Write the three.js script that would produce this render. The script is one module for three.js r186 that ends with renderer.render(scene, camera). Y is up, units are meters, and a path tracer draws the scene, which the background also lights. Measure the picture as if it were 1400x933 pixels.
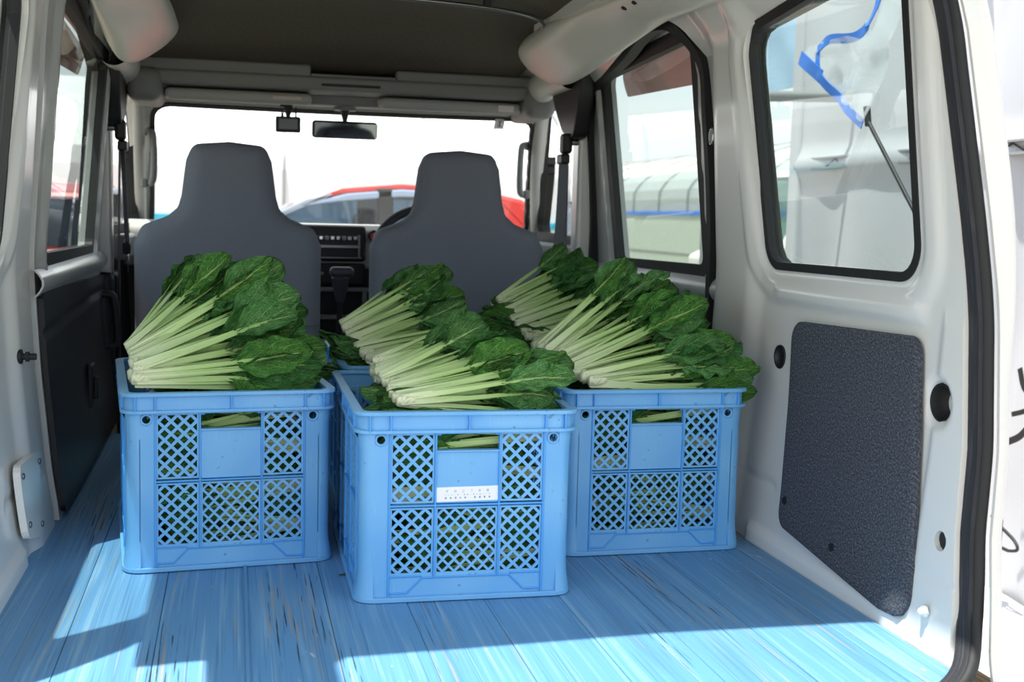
import * as THREE from 'three';
import { RoundedBoxGeometry } from 'three/addons/geometries/RoundedBoxGeometry.js';
import { mergeGeometries } from 'three/addons/utils/BufferGeometryUtils.js';
import { ImprovedNoise } from 'three/addons/math/ImprovedNoise.js';

// ------------------------------------------------------------------ camera, sky, sun, exposure
// van frame: x to the right, y up from the load floor, D = distance forward (z = -D), metres
const scene = new THREE.Scene();
const FOCAL = 1642, YAW = 0.2297, PITCH = 0.1009, ROLL = 0.0258;
const camera = new THREE.PerspectiveCamera(THREE.MathUtils.radToDeg(2 * Math.atan(466.5 / FOCAL)), 1400 / 933, 0.05, 300);
{
  const { sin, cos } = Math, cy = cos(YAW), sy = sin(YAW), cp = cos(PITCH), sp = sin(PITCH), cr = cos(ROLL), sr = sin(ROLL);
  const f = [sy * cp, -sp, cy * cp], r = [cy, 0, -sy], u = [sy * sp, cp, cy * sp];
  const X = r.map((a, i) => cr * a + sr * u[i]), Y = r.map((a, i) => -sr * a + cr * u[i]);
  const w = (a) => new THREE.Vector3(a[0], a[1], -a[2]);
  camera.matrixAutoUpdate = true;
  camera.quaternion.setFromRotationMatrix(new THREE.Matrix4().makeBasis(w(X), w(Y), w(f).negate()));
  camera.position.set(-0.32, 0.61, 0);
}
camera.focus = 2.15; camera.userData.fStop = 6.3;

const noise = new ImprovedNoise();
function fbm(x, y, z, o = 4) { let s = 0, a = 1, t = 0; for (let i = 0; i < o; i++) { s += a * noise.noise(x, y, z + i * 7.3); t += a; a *= 0.5; x *= 2.03; y *= 2.03; z *= 2.03; } return s / t; }
{ // bright hazy sky with thin cloud
  const W = 512, H = 256, d = new Float32Array(W * H * 4);
  for (let j = 0; j < H; j++) for (let i = 0; i < W; i++) {
    const el = ((j + 0.5) / H - 0.5) * Math.PI, az = ((i + 0.5) / W) * 2 * Math.PI, y = Math.max(0, Math.sin(el));
    const q = 1 / (y + 0.28), c = THREE.MathUtils.smoothstep(fbm(Math.cos(az) * Math.cos(el) * q * 1.3 + 5, Math.sin(az) * Math.cos(el) * q * 1.3, 2.2, 5), -0.28, 0.3);
    const k = 1 - y * 0.75, cl = 0.35 + 0.65 * c;
    const clear = [0.42 + 0.5 * k * k, 0.66 + 0.36 * k * k, 1.02 + 0.1 * k], cloud = [1.12, 1.14, 1.16];
    for (let n = 0; n < 3; n++) d[(j * W + i) * 4 + n] = clear[n] * (1 - cl) + cloud[n] * cl;
    d[(j * W + i) * 4 + 3] = 1;
  }
  const t = new THREE.DataTexture(d, W, H, THREE.RGBAFormat, THREE.FloatType);
  t.mapping = THREE.EquirectangularReflectionMapping; t.magFilter = t.minFilter = THREE.LinearFilter; t.needsUpdate = true;
  scene.background = t; scene.environment = t;
}
const SKY = 1.45;
scene.backgroundIntensity = SKY; scene.environmentIntensity = SKY;
const sun = new THREE.DirectionalLight(new THREE.Color(1, 0.95, 0.87), 8.8);
sun.position.set(-0.25 * 20, 20, 0.13 * 20 - 2); sun.target.position.set(0, 0, -2);
sun.castShadow = true; sun.shadow.mapSize.set(4096, 4096); sun.shadow.radius = 1.2;
Object.assign(sun.shadow.camera, { left: -6, right: 6, top: 6, bottom: -6, near: 1, far: 60 });
scene.add(sun, sun.target);
const renderer = new THREE.WebGLRenderer({ antialias: true });
renderer.toneMapping = THREE.LinearToneMapping;
renderer.toneMappingExposure = 1.06;
renderer.shadowMap.enabled = true;

// ------------------------------------------------------------------ helpers
let seed = 1;
const rnd = () => { seed = (seed * 1664525 + 1013904223) >>> 0; return seed / 4294967296; };
const rr = (a, b) => a + (b - a) * rnd();
const V3 = (x, y, D) => new THREE.Vector3(x, y, -D);
const { lerp, clamp, smoothstep: ss } = THREE.MathUtils;
const interp = (x, xs, ys) => { if (x <= xs[0]) return ys[0]; for (let i = 1; i < xs.length; i++) if (x <= xs[i]) return lerp(ys[i - 1], ys[i], (x - xs[i - 1]) / (xs[i] - xs[i - 1])); return ys[ys.length - 1]; };
const used = {};
const numbered = (n) => { const k = used[n] = (used[n] ?? -1) + 1; return k ? n + '_' + String(k).padStart(3, '0') : n; };
function tag(o, label, category, group) { if (label) o.userData.label = label; if (category) o.userData.category = category; if (group) o.userData.group = group; return o; }
function prep(g) { for (const k of Object.keys(g.attributes)) if (!['position', 'normal', 'uv'].includes(k)) g.deleteAttribute(k); if (!g.attributes.uv) g.setAttribute('uv', new THREE.BufferAttribute(new Float32Array(g.attributes.position.count * 2), 2)); return g.index ? g.toNonIndexed() : g; }
const merge = (gs) => Array.isArray(gs) ? (gs.length === 1 ? gs[0] : mergeGeometries(gs.map((g) => prep(g)))) : gs;
function mesh(name, gs, m, parent) {
  const o = new THREE.Mesh(merge(gs), m); o.castShadow = o.receiveShadow = true;
  o.name = parent === scene ? numbered(name) : partName(parent, name);
  parent.add(o); return o;
}
function partName(parent, name) { const k = parent.children.filter((c) => c.name === name || c.name.startsWith(name + '_0') || c.name.startsWith(name + '_1') || c.name.startsWith(name + '_2')).length; return k ? name + '_' + String(k).padStart(3, '0') : name; }
function thing(name, label, category, pos = V3(0, 0, 0), ry = 0, group) { const o = new THREE.Group(); o.name = numbered(name); o.position.copy(pos); o.rotation.y = ry; scene.add(o); return tag(o, label, category, group); }
function struct(name, gs, m, label) { const o = gs ? mesh(name, gs, m, scene) : new THREE.Group(); if (!gs) { o.name = numbered(name); scene.add(o); } o.userData.kind = 'structure'; if (label) o.userData.label = label; return o; }
function box(w, h, d, x = 0, y = 0, z = 0, r = 0.002) { const g = new RoundedBoxGeometry(w, h, d, r > 0.004 ? 3 : 1, Math.min(r, w / 2.01, h / 2.01, d / 2.01)); g.translate(x, y, z); return g; }
// a box from x0..x1, y0..y1, D0..D1
const boxD = (x0, x1, y0, y1, D0, D1, r = 0.003) => box(Math.abs(x1 - x0), Math.abs(y1 - y0), Math.abs(D1 - D0), (x0 + x1) / 2, (y0 + y1) / 2, -(D0 + D1) / 2, r);
function tube(pts, r, seg = 40, rad = 8, closed = false, tension = 0.5) { return new THREE.TubeGeometry(new THREE.CatmullRomCurve3(pts, closed, 'catmullrom', tension), seg, r, rad, closed); }
function cyl(r0, r1, a, b, seg = 16) { const d = b.clone().sub(a), g = new THREE.CylinderGeometry(r1, r0, d.length(), seg); g.applyQuaternion(new THREE.Quaternion().setFromUnitVectors(new THREE.Vector3(0, 1, 0), d.normalize())); const m = a.clone().add(b).multiplyScalar(0.5); g.translate(m.x, m.y, m.z); return g; }
// flat strap along points, width w across the direction "side"
function strap(pts, w, th, side, seg = 24) {
  const c = new THREE.CatmullRomCurve3(pts), pos = [], idx = [], uv = [];
  for (let i = 0; i <= seg; i++) { const p = c.getPoint(i / seg), t = c.getTangent(i / seg), s = side.clone().addScaledVector(t, -side.dot(t)).normalize(), n = t.clone().cross(s);
    for (const [a, b] of [[-1, -1], [1, -1], [1, 1], [-1, 1]]) { const q = p.clone().addScaledVector(s, a * w / 2).addScaledVector(n, b * th / 2); pos.push(q.x, q.y, q.z); uv.push(a * 0.5, i / seg); } }
  for (let i = 0; i < seg; i++) for (let k = 0; k < 4; k++) { const a = i * 4 + k, b = i * 4 + (k + 1) % 4; idx.push(a, b, a + 4, b, b + 4, a + 4); }
  idx.push(0, 2, 1, 0, 3, 2); const e = seg * 4; idx.push(e, e + 1, e + 2, e, e + 2, e + 3);
  const g = new THREE.BufferGeometry(); g.setAttribute('position', new THREE.Float32BufferAttribute(pos, 3)); g.setAttribute('uv', new THREE.Float32BufferAttribute(uv, 2)); g.setIndex(idx);
  const h = g.toNonIndexed(); h.computeVertexNormals(); return h;
}
// --- 2D distance fields
function sdPoly(p) { return (u, v) => { let d = 1e9, s = 1; for (let i = 0, j = p.length - 1; i < p.length; j = i, i++) { const ex = p[j][0] - p[i][0], ey = p[j][1] - p[i][1], wx = u - p[i][0], wy = v - p[i][1]; const t = clamp((wx * ex + wy * ey) / (ex * ex + ey * ey), 0, 1), bx = wx - ex * t, by = wy - ey * t; d = Math.min(d, bx * bx + by * by); const c1 = v >= p[i][1], c2 = v < p[j][1], c3 = ex * wy > ey * wx; if ((c1 && c2 && c3) || (!c1 && !c2 && !c3)) s = -s; } return s * Math.sqrt(d); }; }
function inset(p, r) { let A = 0; p.forEach((a, i) => { const b = p[(i + 1) % p.length]; A += a[0] * b[1] - b[0] * a[1]; }); const sg = A > 0 ? 1 : -1, n = p.length, L = p.map((a, i) => { const b = p[(i + 1) % n], dx = b[0] - a[0], dy = b[1] - a[1], l = Math.hypot(dx, dy), nx = -dy / l * sg, ny = dx / l * sg; return [a[0] + nx * r, a[1] + ny * r, dx / l, dy / l]; });
  return p.map((_, i) => { const a = L[(i + n - 1) % n], b = L[i], k = a[2] * b[3] - a[3] * b[2], t = ((b[0] - a[0]) * b[3] - (b[1] - a[1]) * b[2]) / k; return [a[0] + a[2] * t, a[1] + a[3] * t]; }); }
const rpoly = (p, r) => { const f = sdPoly(inset(p, r)); return (u, v) => f(u, v) - r; };
const circ = (a, b, r) => (u, v) => Math.hypot(u - a, v - b) - r;
// --- sheet metal: the region sdf < 0 of the (u, v) plane, meshed on a grid, mapped by pos, with thickness along back
function sheet({ u0, u1, v0, v1, step, sdf, pos, back, flip }) {
  const nu = Math.ceil((u1 - u0) / step), nv = Math.ceil((v1 - v0) / step), S = new Float32Array((nu + 1) * (nv + 1)), U = (i) => u0 + (u1 - u0) * i / nu, Vv = (j) => v0 + (v1 - v0) * j / nv, id = (i, j) => j * (nu + 1) + i;
  for (let j = 0; j <= nv; j++) for (let i = 0; i <= nu; i++) { let s = sdf(U(i), Vv(j)); if (Math.abs(s) < step * 0.03) s = -step * 0.03; S[id(i, j)] = s; }
  const P = [], UV = [], cache = new Map(), tri = [];
  const put = (key, u, v) => { let k = cache.get(key); if (k === undefined) { k = P.length; P.push(pos(u, v)); UV.push([u, v]); cache.set(key, k); } return k; };
  const N = (nu + 1) * (nv + 1);
  const uvOf = (n) => [U(n % (nu + 1)), Vv(Math.floor(n / (nu + 1)))];
  const cut = (a, b) => { if (a > b) [a, b] = [b, a]; const t = S[a] / (S[a] - S[b]), A = uvOf(a), B = uvOf(b); return put(N + a * 4 + (b - a === 1 ? 0 : b - a === nu + 1 ? 1 : b - a === nu + 2 ? 2 : 3), lerp(A[0], B[0], t), lerp(A[1], B[1], t)); };
  const clip = (t) => { const o = []; for (let k = 0; k < 3; k++) { const a = t[k], b = t[(k + 1) % 3]; if (S[a] < 0) { const A = uvOf(a); o.push(put(a, A[0], A[1])); } if ((S[a] < 0) !== (S[b] < 0)) o.push(cut(a, b)); } for (let k = 1; k + 1 < o.length; k++) tri.push(flip ? [o[0], o[k + 1], o[k]] : [o[0], o[k], o[k + 1]]); };
  for (let j = 0; j < nv; j++) for (let i = 0; i < nu; i++) { const a = id(i, j), b = id(i + 1, j), c = id(i + 1, j + 1), d = id(i, j + 1); clip([a, b, c]); clip([a, c, d]); }
  const n = P.length, nor = new Float32Array(n * 3), v = new THREE.Vector3(), w = new THREE.Vector3();
  for (const [a, b, c] of tri) { v.subVectors(P[b], P[a]).cross(w.subVectors(P[c], P[a])); for (const k of [a, b, c]) { nor[k * 3] += v.x; nor[k * 3 + 1] += v.y; nor[k * 3 + 2] += v.z; } }
  for (let k = 0; k < n; k++) { v.fromArray(nor, k * 3).normalize().toArray(nor, k * 3); }
  const pos_ = [], nn = [], uv = [], idx = [];
  const add = (p, nx, ny, nz, t) => { pos_.push(p.x, p.y, p.z); nn.push(nx, ny, nz); uv.push(t[0], t[1]); return pos_.length / 3 - 1; };
  for (let k = 0; k < n; k++) add(P[k], nor[k * 3], nor[k * 3 + 1], nor[k * 3 + 2], UV[k]);
  for (const t of tri) idx.push(...t);
  if (back) {
    const B = P.map((p, k) => p.clone().add(typeof back === 'function' ? back(UV[k][0], UV[k][1]) : back));
    for (let k = 0; k < n; k++) add(B[k], -nor[k * 3], -nor[k * 3 + 1], -nor[k * 3 + 2], UV[k]);
    const edges = new Map();
    for (const [a, b, c] of tri) { idx.push(a + n, c + n, b + n); for (const [p, q] of [[a, b], [b, c], [c, a]]) { const r = q * 1e7 + p; if (edges.has(r)) edges.delete(r); else edges.set(p * 1e7 + q, [p, q]); } }
    for (const [p, q] of edges.values()) { v.subVectors(P[q], P[p]).cross(w.subVectors(B[p], P[p])).normalize().negate(); const a = add(P[p], v.x, v.y, v.z, UV[p]), b = add(P[q], v.x, v.y, v.z, UV[q]), uq = UV[q].map((k) => k + 0.008), up = UV[p].map((k) => k + 0.008), c = add(B[q], v.x, v.y, v.z, uq), d = add(B[p], v.x, v.y, v.z, up); idx.push(a, c, b, a, d, c); }
  }
  const g = new THREE.BufferGeometry(); g.setAttribute('position', new THREE.Float32BufferAttribute(pos_, 3)); g.setAttribute('normal', new THREE.Float32BufferAttribute(nn, 3)); g.setAttribute('uv', new THREE.Float32BufferAttribute(uv, 2)); g.setIndex(idx); return g;
}
function extrude(pts, depth, bevel = 0, seg = 2, round = 0) { // polygon in x,y, extruded along z from 0 to depth
  const s = new THREE.Shape(), n = pts.length;
  if (!round) s.setFromPoints(pts.map((p) => new THREE.Vector2(...p)));
  else pts.forEach((p, i) => { const a = pts[(i + n - 1) % n], b = pts[(i + 1) % n], la = Math.hypot(a[0] - p[0], a[1] - p[1]), lb = Math.hypot(b[0] - p[0], b[1] - p[1]), r = Math.min(p[2] ?? round, la * 0.49, lb * 0.49), A = [p[0] + (a[0] - p[0]) / la * r, p[1] + (a[1] - p[1]) / la * r], B = [p[0] + (b[0] - p[0]) / lb * r, p[1] + (b[1] - p[1]) / lb * r]; i ? s.lineTo(...A) : s.moveTo(...A); s.quadraticCurveTo(p[0], p[1], ...B); });
  return new THREE.ExtrudeGeometry(s, { depth: depth - 2 * bevel, bevelEnabled: bevel > 0, bevelSize: bevel, bevelThickness: bevel, bevelOffset: -bevel, bevelSegments: seg, curveSegments: 8 }).translate(0, 0, bevel);
}
// side-view polygon of (D, y) extruded across x0..x1
function sideExtrude(pts, x0, x1, bevel = 0, round = 0) { const g = extrude(pts, Math.abs(x1 - x0), bevel, 3, round); g.applyMatrix4(new THREE.Matrix4().set(0, 0, 1, Math.min(x0, x1), 0, 1, 0, 0, -1, 0, 0, 0, 0, 0, 0, 1)); return g; }

// ------------------------------------------------------------------ textures and materials
function tex(w, h, fn, srgb = true, rep = true) {
  const d = new Uint8Array(w * h * 4);
  for (let j = 0; j < h; j++) for (let i = 0; i < w; i++) { const c = fn(i / w, j / h, i, j), k = (j * w + i) * 4; if (typeof c === 'number') d[k] = d[k + 1] = d[k + 2] = clamp(c, 0, 1) * 255; else for (let n = 0; n < 3; n++) d[k + n] = clamp(c[n], 0, 1) * 255; d[k + 3] = 255; }
  const t = new THREE.DataTexture(d, w, h); t.magFilter = THREE.LinearFilter; t.minFilter = THREE.LinearMipmapLinearFilter; t.generateMipmaps = true; if (srgb) t.colorSpace = THREE.SRGBColorSpace; if (rep) t.wrapS = t.wrapT = THREE.RepeatWrapping; t.needsUpdate = true; return t;
}
const mix3 = (a, b, t) => [lerp(a[0], b[0], t), lerp(a[1], b[1], t), lerp(a[2], b[2], t)];
const hex = (h) => [(h >> 16 & 255) / 255, (h >> 8 & 255) / 255, (h & 255) / 255];
const std = (o) => new THREE.MeshStandardMaterial({ side: THREE.DoubleSide, ...o });
const phy = (o) => new THREE.MeshPhysicalMaterial({ side: THREE.DoubleSide, ...o });
// periodic noise
const pn = (u, v, fu, fv, z) => { const a = u * 2 * Math.PI, b = v * 2 * Math.PI, R = fu / 6.283, Q = fv / 6.283; return noise.noise(Math.cos(a) * R + 11.3, Math.sin(a) * R + Math.cos(b) * Q, Math.sin(b) * Q + z); };
const M = {};
M.white = phy({ color: 0xe3e4df, roughness: 0.34, clearcoat: 0.5, clearcoatRoughness: 0.12 });
M.rail = phy({ color: 0xcfd1c8, roughness: 0.42, clearcoat: 0.25, clearcoatRoughness: 0.2 });
M.doorGrey = phy({ color: 0xb9bcba, roughness: 0.36, clearcoat: 0.4, clearcoatRoughness: 0.15 });
M.rubber = std({ color: 0x17191a, roughness: 0.6 });
M.dirtyRubber = std({ roughness: 0.75, map: tex(256, 256, (u, v) => mix3(hex(0x23252b), hex(0x5f5f5c), ss(fbm(u * 8, v * 30, 4, 4), -0.05, 0.55) * 0.55)) });
M.blackPlastic = std({ color: 0x1d1f21, roughness: 0.55 });
M.darkTrim = std({ color: 0x15181b, roughness: 0.5 });
M.greyPlastic = std({ color: 0x7c7f7d, roughness: 0.6 });
M.lightPlastic = std({ color: 0xa2a4a0, roughness: 0.6 });
M.metal = std({ color: 0x8a8d90, roughness: 0.32, metalness: 0.9 });
M.chrome = std({ color: 0xd0d2d4, roughness: 0.15, metalness: 1 });
M.glass = phy({ color: 0xc6d2cd, transmission: 1, thickness: 0, roughness: 0.01, ior: 1.5 });
M.clearGlass = phy({ color: 0xfafcfb, transmission: 1, thickness: 0, roughness: 0.0, ior: 1.45 });
M.tint = phy({ color: 0xb39d97, transmission: 1, thickness: 0, roughness: 0.05, ior: 1.45 });
M.belt = std({ color: 0x767a82, roughness: 0.8 });
M.headliner = std({ map: tex(256, 256, (u, v) => mix3(hex(0x49463c), hex(0x5a564a), 0.5 + 0.9 * fbm(u * 40, v * 40, 1, 3))), roughness: 0.95 });
M.fabric = std({ roughness: 0.95, map: tex(256, 256, (u, v, i, j) => mix3(hex(0x6c717d), hex(0x868b98), 0.5 + 0.25 * (((i + j) % 4 < 2) ? 1 : -1) * 0.5 + 0.7 * fbm(u * 30, v * 30, 3, 3))), bumpMap: tex(128, 128, (u, v, i, j) => 0.5 + 0.3 * Math.sin(i * Math.PI / 2) * Math.sin(j * Math.PI / 2), false), bumpScale: 0.0005 });
M.fabric.map.repeat.set(6, 6); M.fabric.bumpMap.repeat.set(10, 10);
M.carpet = std({ roughness: 1, map: tex(512, 512, (u, v) => { const a = noise.noise(u * 130, v * 130, 1), b = noise.noise(u * 260, v * 230, 9); return mix3(hex(0x30333a), hex(0x6f757f), ss(a * 0.7 + b * 0.8, -0.45, 0.75)); }), bumpMap: tex(512, 512, (u, v) => 0.5 + 0.4 * noise.noise(u * 250, v * 250, 5), false), bumpScale: 0.0008 });
for (const k of ['map', 'bumpMap']) M.carpet[k].repeat.set(2.2, 2.2);
// blue paint over worn boards; u runs across a board, v along it, in metres
{
  const blue = hex(0x5d92bf), pale = hex(0x88b2d0), deep = hex(0x4a7aa6), wood = hex(0x9b9185), dark = hex(0x2f3338);
  const W = 1024, H = 1024, height = new Float32Array(W * H);
  const col = tex(W, H, (u, v, i, j) => {
    const fine = pn(u, v, 190, 5, 3) * 0.6 + pn(u, v, 420, 9, 8) * 0.5, streak = pn(u, v, 70, 3, 17), patch = pn(u, v, 7, 2.2, 29), patch2 = pn(u, v, 16, 3, 41);
    let c = mix3(blue, pale, ss(streak + fine * 0.6, -0.1, 0.75) * 0.8); c = mix3(c, deep, ss(-patch2 + streak * 0.4, 0.05, 0.6) * 0.5);
    const worn = ss(fine + 0.55 * patch + 0.25 * streak, 0.34, 0.66); c = mix3(c, wood, worn * 0.85); c = mix3(c, hex(0x3c5f80), ss(pn(u, v, 330, 4, 91), 0.25, 0.6) * 0.45);
    const crackZone = ss(patch + 0.4 * patch2, 0.12, 0.4), crack = ss(pn(u, v, 240, 7, 55) + 0.3 * pn(u, v, 90, 20, 60), 0.42, 0.56) * crackZone; c = mix3(c, dark, crack * 0.9);
    const chip = ss(pn(u, v, 60, 34, 71), 0.6, 0.68) * ss(pn(u, v, 12, 5, 77), 0.05, 0.3); c = mix3(c, hex(0xb9c6cc), chip * 0.8);
    height[j * W + i] = 0.6 + 0.25 * fine - 0.25 * worn - 0.5 * crack; return c;
  });
  const bump = tex(W, H, (u, v, i, j) => height[j * W + i], false);
  col.repeat.set(1 / 0.6, 1 / 1.1); bump.repeat.copy(col.repeat);
  M.board = std({ map: col, bumpMap: bump, bumpScale: 0.0012, roughness: 0.48 });
}
M.rawWood = std({ roughness: 0.9, map: tex(256, 256, (u, v) => mix3(hex(0x6d5a44), hex(0xa38d70), 0.5 + pn(u, v, 60, 6, 2))) });
// crate plastic
{
  const t = tex(512, 512, (u, v) => { const a = pn(u, v, 6, 6, 1), b = pn(u, v, 60, 60, 5), s = ss(pn(u, v, 130, 12, 9), 0.4, 0.7) * 0.5, k = ss(b, 0.48, 0.6) * ss(a, 0.0, 0.4); let c = mix3(hex(0x66abe2), hex(0x7ab8e6), 0.5 + a * 0.8); c = mix3(c, hex(0xa9cbe6), s * 0.35); return mix3(c, hex(0x4b7ba6), k * 0.6); });
  t.repeat.set(2, 2);
  M.crate = phy({ map: t, roughness: 0.42, sheen: 0, bumpMap: tex(256, 256, (u, v) => 0.5 + 0.3 * pn(u, v, 40, 40, 3), false), bumpScale: 0.0003 });
  M.crateEdge = phy({ color: 0x4aa0e6, roughness: 0.36 });
}
// leaf: u across, v from the stalk to the tip
{
  const vein = (u, v) => { const x = Math.abs(u - 0.5) * 2; let m = ss(0.035 * (1.25 - v) + 0.012 - Math.abs(u - 0.5), 0, 0.014); const q = (v - 0.55 * Math.pow(x, 0.85)) * 7 + (u > 0.5 ? 0.35 : 0), f = Math.abs(q - Math.round(q)); m = Math.max(m, 0.9 * ss(0.085 * (1.2 - x), 0, 0.075) * ss(0.12 - f, 0, 0.09) * ss(q, -0.2, 0.3)); return m; };
  const bl = (u, v) => pn(u, v, 34, 34, 5) * 0.6 + pn(u, v, 70, 70, 8) * 0.4;
  M.leafMap = tex(512, 512, (u, v) => { const b = bl(u, v), n = pn(u, v, 9, 9, 3); let c = mix3(hex(0x326430), hex(0x6ca35a), 0.42 + 0.75 * b + 0.35 * n); c = mix3(c, hex(0xb0c98a), vein(u, v) * 0.7); return c; });
  const bump = tex(512, 512, (u, v) => 0.55 + 0.5 * bl(u, v) - 0.35 * vein(u, v), false);
  const leaf = (tint) => phy({ map: M.leafMap, bumpMap: bump, bumpScale: 0.005, color: tint, roughness: 0.42, specularIntensity: 0.6 });
  M.leaf = [leaf(0xffffff), leaf(0xd2e6cc), leaf(0xeaf6c4), leaf(0xb4d0b8)];
  const sm = tex(128, 256, (u, v) => { const g = 0.5 + 0.5 * Math.sin(u * 2 * Math.PI * 9 + 3 * pn(u, v, 5, 5, 2)); let c = mix3(hex(0xd3e2b4), hex(0xa9c880), ss(v, 0.05, 0.6)); c = mix3(c, hex(0x86ac5c), ss(v, 0.55, 1)); return mix3(c, hex(0xf0f5de), g * 0.10 + 0.12 * pn(u, v, 20, 4, 3)); });
  M.stalk = phy({ map: sm, roughness: 0.38, specularIntensity: 0.6 });
  M.butt = std({ map: tex(64, 64, (u, v) => mix3(hex(0xdfe6c6), hex(0xb9b98c), ss(pn(u, v, 14, 14, 2), 0, 0.6))), roughness: 0.6 });
}

// ------------------------------------------------------------------ the van: floor
const planar = (g, fn) => { const p = g.attributes.position, uv = new Float32Array(p.count * 2); for (let i = 0; i < p.count; i++) { const [a, b] = fn(p.getX(i), p.getY(i), p.getZ(i)); uv[i * 2] = a; uv[i * 2 + 1] = b; } g.setAttribute('uv', new THREE.BufferAttribute(uv, 2)); return g; };
{
  const floor = struct('floor', null, null, 'blue painted plank floor of the cargo bay, paint worn and cracked');
  const sub = mesh('sub_floor', boxD(-0.72, 0.72, -0.045, -0.0135, 1.375, 3.42), M.rawWood, floor); planar(sub.geometry, (x, y, z) => [x * 3, z * 1.2]);
  mesh('edge_board', planar(boxD(0.655, 0.672, -0.0135, -0.003, 1.5, 3.3, 0.004), (x, y, z) => [x * 8, z * 2]), M.rawWood, floor);
  const edges = [-0.668]; for (let x = -0.55; x < 0.62; x += 0.125) edges.push(x); edges.push(0.657);
  for (let i = 0; i + 1 < edges.length; i++) {
    const a = edges[i] + 0.0004, b = edges[i + 1] - 0.0004, g = boxD(a, b, -0.0135, rr(-0.0006, 0.0004), 1.385 + rr(0, 0.004), 3.40, 0.0009), ou = rr(0, 3), ov = rr(0, 3);
    planar(g, (x, y, z) => [x + ou, z + ov]); mesh('plank', g, M.board, floor);
  }
  const ridge = tube([V3(-0.299, 0.001, 1.385), V3(-0.298, 0.0012, 2.2), V3(-0.299, 0.001, 3.39)], 0.0035, 30, 6); planar(ridge, (x, y, z) => [x, z]);
  mesh('joint_strip', ridge, M.board, floor);
  mesh('sill_plate', boxD(-0.70, 0.70, -0.06, -0.016, 1.335, 1.385, 0.01), M.white, floor);
}

// ------------------------------------------------------------------ side walls
const prof = (y) => interp(y, [-0.3, 0, 0.1, 0.3, 0.5, 1.0, 1.2], [0.665, 0.667, 0.682, 0.70, 0.71, 0.677, 0.64]);
const profS = (y) => (prof(y - 0.03) + prof(y) + prof(y + 0.03)) / 3;
const rearD = (y) => interp(y, [-0.05, 0.02, 0.18, 0.3, 0.63, 0.9, 0.95, 1.16], [1.43, 1.455, 1.489, 1.5, 1.555, 1.612, 1.63, 1.69]);
const LEFT = 0.2; // the left door's front edge
const doorHoles = { 1: rpoly([[2.49, -0.3], [2.545, 1.085], [3.42, 0.985], [3.42, -0.3]], 0.10), [-1]: rpoly([[2.49, -0.3], [2.545, 1.085], [3.42 + LEFT, 0.985], [3.42 + LEFT, -0.3]], 0.10) };
const quarterHole = rpoly([[2.19, 0.53], [2.275, 0.995], [1.70, 1.04], [1.65, 0.532]], 0.055);
function wallPoint(s, D, v, off = 0) { // v runs up the wall and, above 0.97, round into the roof
  let x, y = v; if (v <= 0.97) x = profS(v); else { const t = (v - 0.97) / 0.19; x = profS(0.97) - 0.2 * Math.pow(t, 1.7); y = 0.97 + 0.14 * Math.sin(Math.min(1, t) * 1.49); }
  return V3(s * (x + off), y, D);
}
const wallBump = (D, y) => {
  const q = quarterHole(D, y), low = 1 - ss(y, 0.47, 0.5);
  return 0.015 * ss(D, 2.20, 2.27) * (1 - ss(D, 2.40, 2.49)) - 0.03 * ss(D, 2.43, 2.5) * (1 - ss(D, 3.3, 3.4)) * (1 - ss(y, 0.95, 1.02))
    + 0.007 * ss(q, 0.012, 0.028) * (1 - ss(q, 0.05, 0.075)) + 0.006 * (1 - ss(D, 1.575, 1.59)) * low + 0.009 * (1 - ss(y, 0.022, 0.034)) * ss(D, 1.56, 1.6) * (1 - ss(D, 2.14, 2.16))
    + 0.005 * ss(y, 0.462, 0.474) * (1 - ss(y, 0.49, 0.502)) * ss(D, 1.62, 1.65) * (1 - ss(D, 2.12, 2.16)) - 0.004 * (ss(y, 0.112, 0.116) - ss(y, 0.120, 0.124)) * ss(D, 2.06, 2.08) * (1 - ss(D, 2.4, 2.42))
    - 0.004 * (ss(y, 0.098, 0.102) - ss(y, 0.105, 0.109)) * (1 - ss(D, 1.56, 1.58)) + 0.006 * ss(y, 1.0, 1.05) * (0.5 + 0.5 * Math.sin(D * 9));
};
const walls = {};
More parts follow.
